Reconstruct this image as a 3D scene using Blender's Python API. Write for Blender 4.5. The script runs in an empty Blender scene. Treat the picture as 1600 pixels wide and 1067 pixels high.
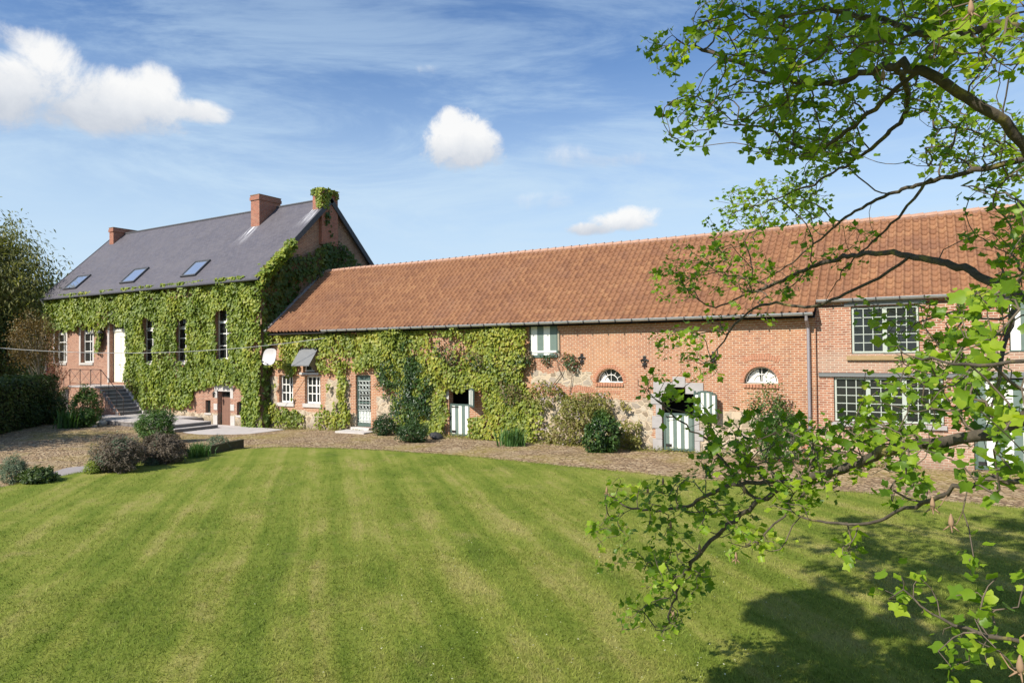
import bpy, bmesh, math, random
import numpy as np
from mathutils import Vector, Matrix
rng = np.random.default_rng(7)
random.seed(7)
S = bpy.context.scene
COL = S.collection
rad = math.radians

# ------------------------------------------------------------------ camera, sky, sun, exposure
CAM = np.array([0.0, -23.134, 3.467])
YAW, PITCH, ROLL, FPX = 0.5415, 0.01634, -0.00976, 1067.0
_fw = np.array([-math.sin(YAW)*math.cos(PITCH), math.cos(YAW)*math.cos(PITCH), math.sin(PITCH)])
_r = np.cross(_fw, [0, 0, 1]); _r /= np.linalg.norm(_r); _u = np.cross(_r, _fw)
_rt = math.cos(ROLL)*_r + math.sin(ROLL)*_u
_up = -math.sin(ROLL)*_r + math.cos(ROLL)*_u
cam = bpy.data.cameras.new('camera'); co = bpy.data.objects.new('camera', cam); COL.objects.link(co)
cam.sensor_width = 36; cam.lens = 36*FPX/1600; cam.clip_start = 0.05; cam.clip_end = 4000
m = Matrix.Identity(4)
for i in range(3):
    m[i][0] = _rt[i]; m[i][1] = _up[i]; m[i][2] = -_fw[i]; m[i][3] = CAM[i]
co.matrix_world = m
S.camera = co

SUN = np.array([-0.30, -1.0, 0.88]); SUN /= np.linalg.norm(SUN)
sl = bpy.data.lights.new('sun', 'SUN'); so = bpy.data.objects.new('sun', sl); COL.objects.link(so)
sl.energy = 5.0; sl.angle = rad(0.53); sl.color = (1.0, 0.93, 0.82)
so.rotation_euler = Vector(SUN).to_track_quat('Z', 'Y').to_euler()
so.location = (0, -30, 40)
S.view_settings.view_transform = 'Standard'; S.view_settings.look = 'None'
S.view_settings.exposure = 0.42; S.view_settings.gamma = 1.0
S.cycles.max_bounces = 8; S.cycles.diffuse_bounces = 3; S.cycles.transmission_bounces = 4
S.cycles.use_denoising = True

def ray(px, py):
    return _fw + _rt*(px-800)/FPX + _up*(533.5-py)/FPX
def hitY(px, py, Y):
    d = ray(px, py); return CAM + d*(Y-CAM[1])/d[1]
def hitZ(px, py, Z=0.0):
    d = ray(px, py); return CAM + d*(Z-CAM[2])/d[2]
def at_d(px, py, dep):
    return CAM + ray(px, py)*dep
def project(P):
    d = np.asarray(P)-CAM; z = d@_fw
    return 800+FPX*(d@_rt)/z, 533.5-FPX*(d@_up)/z, z

# ------------------------------------------------------------------ node helper
class NT:
    def __init__(s, tree): s.t = tree; s.n = tree.nodes; s.l = tree.links
    def node(s, typ, **kw):
        nd = s.n.new(typ)
        for k, v in kw.items(): setattr(nd, k, v)
        return nd
    def put(s, sock, v):
        if isinstance(v, bpy.types.NodeSocket): s.l.new(v, sock)
        elif v is not None: sock.default_value = v
    def m(s, op, a, b=None, c=None, clamp=False):
        nd = s.node('ShaderNodeMath', operation=op, use_clamp=clamp)
        s.put(nd.inputs[0], a)
        if b is not None: s.put(nd.inputs[1], b)
        if c is not None: s.put(nd.inputs[2], c)
        return nd.outputs[0]
    def vm(s, op, a, b=None):
        nd = s.node('ShaderNodeVectorMath', operation=op)
        s.put(nd.inputs[0], a)
        if b is not None: s.put(nd.inputs[1], b)
        return nd.outputs['Value'] if op in ('DOT_PRODUCT', 'LENGTH') else nd.outputs[0]
    def mix(s, f, a, b, blend='MIX'):
        nd = s.node('ShaderNodeMix', data_type='RGBA', blend_type=blend)
        s.put(nd.inputs[0], f); s.put(nd.inputs[6], a); s.put(nd.inputs[7], b)
        return nd.outputs[2]
    def ss(s, v, lo, hi, a=0.0, b=1.0):
        nd = s.node('ShaderNodeMapRange', interpolation_type='SMOOTHSTEP')
        s.put(nd.inputs[0], v); s.put(nd.inputs[1], lo); s.put(nd.inputs[2], hi); s.put(nd.inputs[3], a); s.put(nd.inputs[4], b)
        return nd.outputs[0]
    def noise(s, vec, scale, detail=4, rough=0.55, dist=0.0, out='Fac'):
        nd = s.node('ShaderNodeTexNoise'); s.put(nd.inputs['Vector'], vec)
        nd.inputs['Scale'].default_value = scale; nd.inputs['Detail'].default_value = detail
        nd.inputs['Roughness'].default_value = rough; nd.inputs['Distortion'].default_value = dist
        return nd.outputs[out]
    def ramp(s, f, stops):
        nd = s.node('ShaderNodeValToRGB'); s.put(nd.inputs[0], f); e = nd.color_ramp.elements
        while len(e) > 1: e.remove(e[-1])
        e[0].position = stops[0][0]; e[0].color = c4(stops[0][1])
        for p_, c_ in stops[1:]:
            k = e.new(p_); k.color = c4(c_)
        return nd.outputs[0]
    def pos(s): return s.node('ShaderNodeNewGeometry').outputs['Position']
    def sep(s, v):
        nd = s.node('ShaderNodeSeparateXYZ'); s.put(nd.inputs[0], v); return nd.outputs
    def comb(s, x, y, z):
        nd = s.node('ShaderNodeCombineXYZ'); s.put(nd.inputs[0], x); s.put(nd.inputs[1], y); s.put(nd.inputs[2], z); return nd.outputs[0]
    def attr(s, name): return s.node('ShaderNodeAttribute', attribute_name=name).outputs['Fac']
    def bump(s, h, strength=0.4, dist=0.02):
        nd = s.node('ShaderNodeBump'); nd.inputs['Strength'].default_value = strength; nd.inputs['Distance'].default_value = dist
        s.put(nd.inputs['Height'], h); return nd.outputs[0]
def c4(c): return (c[0], c[1], c[2], 1.0)

def material(name):
    mt = bpy.data.materials.new(name); mt.use_nodes = True
    t = NT(mt.node_tree); b = mt.node_tree.nodes['Principled BSDF']
    return mt, t, b

# ------------------------------------------------------------------ sky with clouds
W = bpy.data.worlds.new('World'); S.world = W; W.use_nodes = True
t = NT(W.node_tree)
bg = W.node_tree.nodes['Background']
sky = t.node('ShaderNodeTexSky', sky_type='NISHITA'); sky.sun_disc = False
sky.sun_elevation = math.asin(SUN[2]); sky.sun_rotation = math.atan2(SUN[0], SUN[1])
sky.air_density = 1.0; sky.dust_density = 0.7; sky.ozone_density = 2.2; sky.altitude = 100
SKYK = 0.098
dirv = t.vm('NORMALIZE', t.node('ShaderNodeTexCoord').outputs['Generated'])
def pixdir(px, py):
    d = ray(px, py); return d/np.linalg.norm(d)
def cloud(cx, cy, lobes, k, soft, seed, scale):
    c = pixdir(cx, cy); a = np.cross(c, [0, 0, 1]); a /= np.linalg.norm(a); b = np.cross(a, c)
    sx = t.vm('DOT_PRODUCT', dirv, tuple(a)); sy = t.vm('DOT_PRODUCT', dirv, tuple(b))
    off = t.vm('ADD', dirv, (seed, seed*1.7, 0))
    n1 = t.noise(off, scale, 12, 0.66, 0.35)
    tot = None
    for (lx, ly, rx, ry) in lobes:                       # offsets and radii in photo pixels, as angles
        u = t.m('DIVIDE', t.m('SUBTRACT', sx, lx/FPX), rx/FPX)
        v = t.m('DIVIDE', t.m('SUBTRACT', sy, ly/FPX), ry/FPX)
        q = t.m('SUBTRACT', 1.0, t.m('ADD', t.m('MULTIPLY', u, u), t.m('MULTIPLY', v, v)))
        tot = q if tot is None else t.m('SMOOTH_MAX', tot, q, 0.25)
    front = t.m('GREATER_THAN', t.vm('DOT_PRODUCT', dirv, tuple(c)), 0.5)
    dens = t.m('ADD', tot, t.m('MULTIPLY', t.m('SUBTRACT', n1, 0.5), k))
    return t.m('MULTIPLY', t.ss(dens, 0.0, soft), front), sy, n1
sz = t.sep(dirv)
wisp_v = t.vm('MULTIPLY', dirv, (0.9, 1.5, 6.0))
wisp = t.m('MULTIPLY', t.ss(t.noise(wisp_v, 1.9, 9, 0.66, 0.6), 0.37, 0.66), t.ss(sz[2], 0.62, 0.22, 0.22, 0.9))
skyc = t.vm('MULTIPLY', sky.outputs[0], (SKYK*0.80, SKYK*1.0, SKYK*1.22))
skyc = t.mix(t.m('MULTIPLY', wisp, 0.9), skyc, (0.40, 0.53, 0.67, 1))
haze = t.ss(sz[2], 0.44, 0.08, 0.0, 0.88)
skyc = t.mix(haze, skyc, (0.47, 0.60, 0.72, 1))
specs = [
    (140, 145, [(-95, -16, 96, 46), (-46, 28, 48, 40), (-55, 4, 76, 42), (52, -2, 74, 42), (-5, -22, 122, 34), (78, 20, 36, 36), (8, 4, 62, 40), (116, -2, 52, 18)], 2.6, 0.9, 1.3, 15),
    (8, 55, [(0, 0, 30, 16), (-20, 8, 24, 20)], 3.4, 2.0, 4.1, 26),
    (722, 225, [(-4, -6, 64, 40), (-4, 20, 50, 36), (22, -8, 56, 34), (-16, 34, 26, 24)], 2.8, 0.9, 7.7, 20),
    (963, 348, [(10, 2, 58, 18), (-38, -8, 46, 12), (30, 10, 38, 17)], 2.4, 0.9, 9.2, 26),
    (855, 315, [(0, 0, 46, 20)], 3.6, 2.8, 2.2, 22),
    (885, 243, [(0, 0, 60, 20), (60, -8, 80, 14)], 3.6, 3.0, 3.4, 18),
    (668, 108, [(0, 0, 22, 9)], 3.4, 2.8, 5.5, 26),
]
for (cx, cy, lobes, k, soft, seed, scale) in specs:
    mk, sy, n1 = cloud(cx, cy, lobes, k, soft, seed, scale)
    hgt = max(l[3] for l in lobes)/FPX
    sh = t.m('ADD', t.ss(sy, -hgt*1.1, hgt*0.9), t.m('MULTIPLY', t.m('SUBTRACT', n1, 0.5), 1.1))
    body = t.ramp(sh, [(0.0, (0.43, 0.465, 0.525)), (0.45, (0.585, 0.605, 0.635)), (0.9, (0.73, 0.73, 0.725))])
    skyc = t.mix(t.m('MULTIPLY', mk, 0.97), skyc, body)
t.put(bg.inputs[0], skyc); bg.inputs[1].default_value = 1.0

# ------------------------------------------------------------------ object helpers
WLOC = {}
def thing(name, label, cat, loc=(0, 0, 0), group=None):
    o = bpy.data.objects.new(name, None); COL.objects.link(o); o.location = loc; o.empty_display_size = 0.2
    o['label'] = label; o['category'] = cat
    if group: o['group'] = group
    WLOC[o] = np.array(loc, float); return o
def tag(o, label, cat, group=None, kind=None):
    if label: o['label'] = label
    if cat: o['category'] = cat
    if group: o['group'] = group
    if kind: o['kind'] = kind
    return o
def link_mesh(name, me, mat, parent=None):
    o = bpy.data.objects.new(name, me); COL.objects.link(o)
    for mm in (mat if isinstance(mat, (list, tuple)) else [mat]): me.materials.append(mm)
    if parent is not None:
        o.parent = parent; o.location = tuple(-WLOC[parent]); WLOC[o] = np.zeros(3)
    else: WLOC[o] = np.zeros(3)
    return o
class MB:
    def __init__(s): s.v = []; s.f = []; s.mi = []
    def face(s, pts, mi=0):
        n = len(s.v); s.v += [tuple(p) for p in pts]; s.f.append(tuple(range(n, n+len(pts)))); s.mi.append(mi)
    def box(s, x0, x1, y0, y1, z0, z1, mi=0):
        n = len(s.v)
        s.v += [(x, y, z) for z in (z0, z1) for y in (y0, y1) for x in (x0, x1)]
        for q in ((0, 2, 3, 1), (4, 5, 7, 6), (0, 1, 5, 4), (2, 6, 7, 3), (0, 4, 6, 2), (1, 3, 7, 5)):
            s.f.append(tuple(n+i for i in q)); s.mi.append(mi)
        return s
    def obox(s, c, ax, ay, az, hx, hy, hz, mi=0):
        c = np.array(c, float); n = len(s.v)
        for k in (-1, 1):
            for j in (-1, 1):
                for i in (-1, 1):
                    s.v.append(tuple(c+np.array(ax)*hx*i+np.array(ay)*hy*j+np.array(az)*hz*k))
        for q in ((0, 2, 3, 1), (4, 5, 7, 6), (0, 1, 5, 4), (2, 6, 7, 3), (0, 4, 6, 2), (1, 3, 7, 5)):
            s.f.append(tuple(n+i for i in q)); s.mi.append(mi)
        return s
    def tube(s, pts, r, seg=6, cap=True, mi=0):
        pts = [np.array(p, float) for p in pts]; rs = r if hasattr(r, '__len__') else [r]*len(pts)
        n0 = len(s.v); prev = None
        for i, p in enumerate(pts):
            d = pts[min(i+1, len(pts)-1)]-pts[max(i-1, 0)]; d = d/(np.linalg.norm(d)+1e-9)
            a = prev if prev is not None else (np.array([1, 0, 0]) if abs(d[0]) < .8 else np.array([0, 1, 0]))
            a = a-d*(a@d); a = a/(np.linalg.norm(a)+1e-9); prev = a; b = np.cross(d, a)
            for k in range(seg):
                an = 2*math.pi*k/seg; s.v.append(tuple(p+rs[i]*(a*math.cos(an)+b*math.sin(an))))
        for i in range(len(pts)-1):
            for k in range(seg):
                s.f.append((n0+i*seg+k, n0+i*seg+(k+1) % seg, n0+(i+1)*seg+(k+1) % seg, n0+(i+1)*seg+k)); s.mi.append(mi)
        if cap:
            s.f.append(tuple(n0+k for k in range(seg))[::-1]); s.f.append(tuple(n0+(len(pts)-1)*seg+k for k in range(seg))); s.mi += [mi, mi]
        return s
    def lathe(s, c, prof, seg=16, mi=0):
        n0 = len(s.v); c = np.array(c, float)
        for (r, z) in prof:
            for k in range(seg):
                a = 2*math.pi*k/seg; s.v.append((c[0]+r*math.cos(a), c[1]+r*math.sin(a), c[2]+z))
        for i in range(len(prof)-1):
            for k in range(seg):
                s.f.append((n0+i*seg+k, n0+i*seg+(k+1) % seg, n0+(i+1)*seg+(k+1) % seg, n0+(i+1)*seg+k)); s.mi.append(mi)
        return s
    def build(s, name, mat, parent=None, smooth=False, bevel=0):
        me = bpy.data.meshes.new(name); me.from_pydata(s.v, [], s.f); me.update()
        bm = bmesh.new(); bm.from_mesh(me); bmesh.ops.recalc_face_normals(bm, faces=bm.faces) if not getattr(s, 'keep', 0) else None
        if bevel: bmesh.ops.bevel(bm, geom=list(bm.edges), offset=bevel, segments=1, affect='EDGES')
        bm.to_mesh(me); bm.free()
        if len(set(s.mi)) > 1 and not bevel: me.polygons.foreach_set('material_index', s.mi)
        if smooth: me.polygons.foreach_set('use_smooth', [True]*len(me.polygons))
        return link_mesh(name, me, mat, parent)
def np_mesh(name, V, F, mat, parent=None, attrs=None, smooth=False):
    """V (n,3), F (m,k) all faces of k corners; attrs: face float arrays"""
    me = bpy.data.meshes.new(name); F = np.asarray(F, np.int32); k = F.shape[1]
    me.vertices.add(len(V)); me.vertices.foreach_set('co', np.asarray(V, np.float32).ravel())
    me.loops.add(F.size); me.loops.foreach_set('vertex_index', F.ravel())
    me.polygons.add(len(F)); me.polygons.foreach_set('loop_start', np.arange(0, F.size, k, dtype=np.int32))
    me.update(calc_edges=True); me.validate()
    for an, av in (attrs or {}).items():
        at = me.attributes.new(an, 'FLOAT', 'FACE'); at.data.foreach_set('value', np.asarray(av, np.float32))
    if smooth: me.polygons.foreach_set('use_smooth', np.ones(len(F), bool))
    return link_mesh(name, me, mat, parent)

# value noise in numpy
def _h(ix, iy, iz, seed):
    n = (ix.astype(np.int64)*374761393 + iy.astype(np.int64)*668265263 + iz.astype(np.int64)*2147483647 + seed*974711) & 0xffffffff
    n = ((n ^ (n >> 13))*1274126177) & 0xffffffff; n = n ^ (n >> 16)
    return (n & 0xffff)/65535.0
def vnoise(x, y, z=0.0, seed=1):
    x, y, z = np.broadcast_arrays(np.asarray(x, float), np.asarray(y, float), np.asarray(z, float))
    ix, iy, iz = np.floor(x), np.floor(y), np.floor(z); fx, fy, fz = x-ix, y-iy, z-iz
    fx, fy, fz = [q*q*(3-2*q) for q in (fx, fy, fz)]; out = 0
    for a in (0, 1):
        for b in (0, 1):
            for c in (0, 1):
                w = (fx if a else 1-fx)*(fy if b else 1-fy)*(fz if c else 1-fz)
                out = out + w*_h(ix+a, iy+b, iz+c, seed)
    return out
def fbm(x, y, z=0.0, seed=1, o=3):
    s_, a, tot = 0, 1.0, 0
    for i in range(o):
        s_ = s_+a*vnoise(np.asarray(x)*2**i, np.asarray(y)*2**i, np.asarray(z)*2**i, seed+i); tot += a; a *= .5
    return s_/tot

def gz(x, y):
    return -0.22*np.exp(-((np.asarray(x)+29.0)/4.5)**2-((np.asarray(y)+0.5)/4.5)**2)
def ground_at(px, py):
    P = hitZ(px, py, 0.0)
    for _ in range(3): P = hitZ(px, py, float(gz(P[0], P[1])))
    return P

# ------------------------------------------------------------------ materials
def flat(name, col, rough=0.6, var=0.12, scale=6, metal=0.0, bump=0.0, spec=0.5):
    mt, t, b = material(name); P = t.pos()
    n = t.noise(P, scale, 6, 0.6)
    f = t.m('MULTIPLY', t.m('SUBTRACT', n, 0.5), 2*var)
    c = t.mix(1.0, c4(col), t.comb(t.m('ADD', 1.0, f), t.m('ADD', 1.0, f), t.m('ADD', 1.0, f)), 'MULTIPLY')
    t.put(b.inputs['Base Color'], c); b.inputs['Roughness'].default_value = rough; b.inputs['Metallic'].default_value = metal
    b.inputs['Specular IOR Level'].default_value = spec
    if bump: t.put(b.inputs['Normal'], t.bump(t.noise(P, scale*5, 5), bump, 0.01))
    return mt

def boxmask(t, X, Z, x0, x1, z0, z1, s=0.08):
    a = t.m('MULTIPLY', t.ss(X, x0-s, x0+s), t.ss(X, x1+s, x1-s))
    b = t.m('MULTIPLY', t.ss(Z, z0-s, z0+s), t.ss(Z, z1+s, z1-s))
    return t.m('MULTIPLY', a, b)

def brick_material(name, c1, c2, cm, stain=(0.25, 0.12, 0.08), zones=(), pale=(), course=0.072, width=0.225, orange=None):
    mt, t, b = material(name); P = t.pos(); xyz = t.sep(P)
    wob = t.noise(P, 1.4, 3, 0.5); wz = t.m('ADD', xyz[2], t.m('MULTIPLY', t.m('SUBTRACT', wob, 0.5), 0.05))
    uv = t.comb(t.m('ADD', xyz[0], xyz[1]), wz, 0.0)
    br = t.node('ShaderNodeTexBrick'); br.offset = 0.5
    t.put(br.inputs['Vector'], uv); br.inputs['Scale'].default_value = 1.0
    br.inputs['Brick Width'].default_value = width; br.inputs['Row Height'].default_value = course
    br.inputs['Mortar Size'].default_value = 0.012; br.inputs['Mortar Smooth'].default_value = 0.35; br.inputs['Bias'].default_value = -0.1
    br.inputs['Color1'].default_value = c4(c1); br.inputs['Color2'].default_value = c4(c2); br.inputs['Mortar'].default_value = c4(cm)
    big = t.noise(P, 0.55, 5, 0.6); fine = t.noise(P, 9, 4, 0.6)
    mid = t.noise(P, 2.3, 5, 0.65)
    col = t.mix(t.ss(mid, 0.5, 0.8, 0, 0.55), br.outputs[0], c4(stain), 'MIX')
    if orange is not None: col = t.mix(t.ss(big, 0.42, 0.62, 0, 0.55), col, t.mix(br.outputs['Fac'], c4(orange), c4(cm)))
    col = t.mix(t.m('MULTIPLY', t.m('SUBTRACT', fine, 0.35), 0.55), col, (0.02, 0.012, 0.01, 1))
    height = t.m('MULTIPLY', br.outputs['Fac'], -1.0)
    run = t.noise(t.comb(t.m('MULTIPLY', t.m('ADD', xyz[0], xyz[1]), 3.2), 0.0, t.m('MULTIPLY', xyz[2], 0.28)), 1.0, 5, 0.7)
    col = t.mix(t.ss(run, 0.52, 0.74, 0, 0.45), col, (0.14, 0.085, 0.06, 1))
    col = t.mix(t.m('MULTIPLY', t.ss(t.noise(P, 0.9, 6, 0.72), 0.56, 0.72), 0.35), col, (0.50, 0.38, 0.27, 1))
    dx = t.m('ADD', xyz[0], t.m('MULTIPLY', t.m('SUBTRACT', mid, 0.5), 0.7))
    dz = t.m('ADD', xyz[2], t.m('MULTIPLY', t.m('SUBTRACT', t.noise(P, 1.9, 4, 0.6), 0.5), 0.7))
    for (x0, x1, z0, z1, s_) in pale:
        mk = boxmask(t, dx, dz, x0, x1, z0, z1, s_)
        col = t.mix(t.m('MULTIPLY', mk, 0.38), col, (0.45, 0.37, 0.29, 1))
    if zones:
        vo = t.node('ShaderNodeTexVoronoi', feature='DISTANCE_TO_EDGE'); vc = t.node('ShaderNodeTexVoronoi')
        sv = t.vm('ADD', t.vm('MULTIPLY', t.comb(t.m('ADD', xyz[0], xyz[1]), 0.0, xyz[2]), (3.6, 1, 4.8)), t.vm('MULTIPLY', t.noise(P, 3.0, 3, 0.6, out='Color'), (0.8, 0.0, 0.8)))
        for q in (vo, vc): t.put(q.inputs['Vector'], sv); q.inputs['Scale'].default_value = 1.0
        joint = t.ss(vo.outputs['Distance'], 0.03, 0.10)
        sc = t.ramp(t.sep(vc.outputs['Color'])[0], [(0, (0.26, 0.20, 0.14)), (0.4, (0.40, 0.33, 0.24)), (0.7, (0.50, 0.43, 0.33)), (1, (0.32, 0.27, 0.22))])
        sc = t.mix(t.ss(t.noise(P, 7, 5), 0.4, 0.8, 0, 0.5), sc, (0.2, 0.16, 0.12, 1))
        sc = t.mix(joint, (0.52, 0.42, 0.30, 1), sc)
        mk = None
        for (x0, x1, z0, z1, s_) in zones:
            q = boxmask(t, dx, dz, x0, x1, z0, z1, s_)
            mk = q if mk is None else t.m('MAXIMUM', mk, q)
        mk = t.ss(mk, 0.35, 0.65)
        col = t.mix(mk, col, sc); height = t.m('ADD', t.m('MULTIPLY', height, t.m('SUBTRACT', 1.0, mk)), t.m('MULTIPLY', t.m('MULTIPLY', joint, mk), 2.0))
    # damp foot
    foot = t.m('MULTIPLY', t.ss(dz, 0.35, 0.0), 0.4)
    col = t.mix(foot, col, (0.10, 0.08, 0.05, 1))
    t.put(b.inputs['Base Color'], col); b.inputs['Roughness'].default_value = 0.9; b.inputs['Specular IOR Level'].default_value = 0.2
    t.put(b.inputs['Normal'], t.bump(t.m('ADD', height, t.m('MULTIPLY', fine, 0.5)), 0.55, 0.012))
    return mt

M = {}
M['barn_brick'] = brick_material('barn_brick', (0.45, 0.19, 0.102), (0.30, 0.112, 0.066), (0.58, 0.465, 0.34), stain=(0.31, 0.145, 0.095), orange=(0.50, 0.235, 0.108),
    zones=[(-24.2, -22.65, -0.5, 2.3, 0.25), (-28.2, -27.6, -0.5, 2.4, 0.2), (-28.2, -21.9, -0.5, 0.75, 0.2), (-21, -17.3, -0.5, 1.6, 0.3), (-13.05, -10.5, 2.2, 2.72, 0.06), (-14.5, -8.15, -0.5, 1.75, 0.3), (-6.6, -3.3, -0.5, 1.45, 0.3)])
M['wing_brick'] = brick_material('wing_brick', (0.45, 0.195, 0.115), (0.27, 0.10, 0.062), (0.58, 0.48, 0.37), stain=(0.32, 0.15, 0.10), pale=[(-2.9, 9, -0.5, 1.1, 0.3), (-2.9, 9, 2.7, 3.4, 0.2)])
M['house_brick'] = brick_material('house_brick', (0.42, 0.195, 0.125), (0.29, 0.115, 0.075), (0.50, 0.40, 0.31), stain=(0.34, 0.18, 0.125),
    zones=[(-38.0, -28.0, -0.6, 0.42, 0.2)])
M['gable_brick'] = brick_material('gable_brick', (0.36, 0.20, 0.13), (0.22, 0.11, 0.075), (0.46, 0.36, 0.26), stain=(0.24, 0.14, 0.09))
M['chimney_brick'] = brick_material('chimney_brick', (0.42, 0.15, 0.09), (0.30, 0.10, 0.065), (0.36, 0.26, 0.20), stain=(0.22, 0.10, 0.07))
M['arch_brick'] = flat('arch_brick', (0.43, 0.20, 0.12), 0.9, 0.35, 12)
M['bluestone'] = flat('bluestone', (0.36, 0.34, 0.33), 0.85, 0.25, 4, bump=0.3)
M['palestone'] = flat('palestone', (0.50, 0.47, 0.44), 0.85, 0.2, 5, bump=0.2)
M['terrace'] = flat('terrace_stone', (0.47, 0.43, 0.415), 0.85, 0.22, 2.5, bump=0.2)
M['riser_shade'] = flat('shade_toned_step_stone', (0.17, 0.155, 0.15), 0.85, 0.25, 5, bump=0.2)  # step stone darkened so that riser shade is put into the colour
M['white'] = flat('white_paint', (0.78, 0.77, 0.72), 0.45, 0.07, 5)
M['cream'] = flat('cream_paint', (0.80, 0.77, 0.64), 0.4, 0.05, 4)
M['palegreen'] = flat('grey_green_paint', (0.42, 0.46, 0.40), 0.5, 0.15, 5)
M['green'] = flat('dark_green_paint', (0.075, 0.115, 0.10), 0.45, 0.15, 6)
M['stripe_green'] = flat('stripe_green_paint', (0.13, 0.18, 0.155), 0.5, 0.2, 7)
M['stripe_white'] = flat('stripe_white_paint', (0.74, 0.74, 0.68), 0.5, 0.12, 9)
M['brown_door'] = flat('brown_door_wood', (0.22, 0.12, 0.085), 0.6, 0.2, 6)
M['iron'] = flat('black_iron', (0.03, 0.028, 0.027), 0.5, 0.2, 10, metal=0.3)
M['rust_iron'] = flat('dark_railing_iron', (0.055, 0.04, 0.037), 0.6, 0.2, 10)
M['zinc'] = flat('zinc', (0.42, 0.43, 0.44), 0.5, 0.15, 5, metal=0.4)
M['steel_beam'] = flat('grey_beam_paint', (0.16, 0.17, 0.17), 0.6, 0.15, 3)
M['oldwood'] = flat('weathered_timber', (0.22, 0.17, 0.11), 0.9, 0.4, 4, bump=0.3)
M['verge'] = flat('slate_verge', (0.06, 0.062, 0.07), 0.7, 0.2, 6)
M['hood'] = flat('hood_slate', (0.16, 0.165, 0.17), 0.6, 0.2, 6)
M['dark'] = flat('dark_interior', (0.012, 0.011, 0.010), 1.0, 0.1, 3)
M['dish'] = flat('dish_grey', (0.52, 0.50, 0.49), 0.5, 0.05, 5)
M['cable'] = flat('pale_cable', (0.40, 0.40, 0.38), 0.6, 0.1, 5)
M['rock'] = flat('garden_rock', (0.42, 0.38, 0.32), 0.9, 0.3, 5, bump=0.4)
M['darkrock'] = flat('dark_stone', (0.035, 0.035, 0.036), 0.7, 0.3, 8, bump=0.4)
M['stain_lintel'] = flat('lichened_timber', (0.34, 0.24, 0.12), 0.9, 0.4, 5, bump=0.3)
M['seed'] = flat('dry_seed_cone', (0.30, 0.19, 0.11), 0.8, 0.3, 30)
mt, t, b = material('window_glass'); M['glass'] = mt
t.put(b.inputs['Base Color'], t.mix(t.noise(t.pos(), 1.2, 3), (0.010, 0.012, 0.012, 1), (0.035, 0.038, 0.036, 1)))
b.inputs['Roughness'].default_value = 0.05; b.inputs['Specular IOR Level'].default_value = 0.55
t.put(b.inputs['Normal'], t.bump(t.noise(t.pos(), 2.5, 2), 0.08, 0.02))

mt, t, b = material('slate_roof'); M['slate'] = mt
P = t.pos(); xyz = t.sep(P)
br = t.node('ShaderNodeTexBrick'); br.offset = 0.5
t.put(br.inputs['Vector'], t.comb(xyz[0], t.m('MULTIPLY', xyz[1], 1.414), 0.0)); br.inputs['Scale'].default_value = 1
br.inputs['Brick Width'].default_value = 0.22; br.inputs['Row Height'].default_value = 0.16; br.inputs['Mortar Size'].default_value = 0.006
br.inputs['Color1'].default_value = (0.104, 0.096, 0.112, 1); br.inputs['Color2'].default_value = (0.080, 0.074, 0.088, 1); br.inputs['Mortar'].default_value = (0.05, 0.046, 0.052, 1)
c = t.mix(t.ss(t.noise(P, 0.5, 6, 0.65), 0.35, 0.75, 0, 0.5), br.outputs[0], (0.125, 0.114, 0.122, 1))
# lime streaks washed down from the two chimneys
sk = t.noise(t.comb(t.m('MULTIPLY', t.m('ADD', xyz[0], t.m('MULTIPLY', xyz[1], 0.0)), 13.0), t.m('MULTIPLY', xyz[1], 0.9), 0.0), 1.0, 4, 0.6)
mk = None
for (cx, y1, wd) in ((-32.82, 2.75, 0.42), (-28.55, 3.4, 0.40)):
    h_ = t.m('SUBTRACT', y1, xyz[1])
    q = t.m('MULTIPLY', t.ss(t.m('ABSOLUTE', t.m('SUBTRACT', xyz[0], cx)), t.m('ADD', wd*1.0, t.m('MULTIPLY', h_, 0.35)), wd*0.5), t.m('MULTIPLY', t.ss(h_, 1.3, 0.1), t.ss(h_, -0.25, -0.1)))
    mk = q if mk is None else t.m('MAXIMUM', mk, q)
c = t.mix(t.m('MULTIPLY', mk, t.ss(sk, 0.48, 0.62, 0.04, 0.85)), c, (0.66, 0.66, 0.68, 1))
t.put(b.inputs['Base Color'], c); t.put(b.inputs['Roughness'], t.ss(t.noise(P, 3, 4), 0.3, 0.7, 0.5, 0.68))
t.put(b.inputs['Normal'], t.bump(t.m('ADD', t.m('MULTIPLY', br.outputs['Fac'], -1.0), t.noise(P, 14, 3)), 0.35, 0.01))

mt, t, b = material('clay_pantile'); M['tile'] = mt
P = t.pos(); rn = t.attr('rnd')
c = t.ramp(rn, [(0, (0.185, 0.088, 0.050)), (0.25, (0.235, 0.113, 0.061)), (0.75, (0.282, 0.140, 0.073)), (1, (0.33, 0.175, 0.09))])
c = t.mix(t.ss(t.noise(P, 0.7, 6, 0.7), 0.45, 0.75, 0, 0.55), c, (0.22, 0.115, 0.078, 1))
c = t.mix(t.ss(t.noise(P, 4.0, 6, 0.7), 0.55, 0.8, 0, 0.5), c, (0.18, 0.12, 0.08, 1))
c = t.mix(t.ss(t.noise(P, 2.2, 5, 0.75), 0.62, 0.8, 0, 0.45), c, (0.36, 0.28, 0.13, 1))
t.put(b.inputs['Base Color'], c); b.inputs['Roughness'].default_value = 0.85; b.inputs['Specular IOR Level'].default_value = 0.25
t.put(b.inputs['Normal'], t.bump(t.noise(P, 35, 4), 0.25, 0.006))

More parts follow.
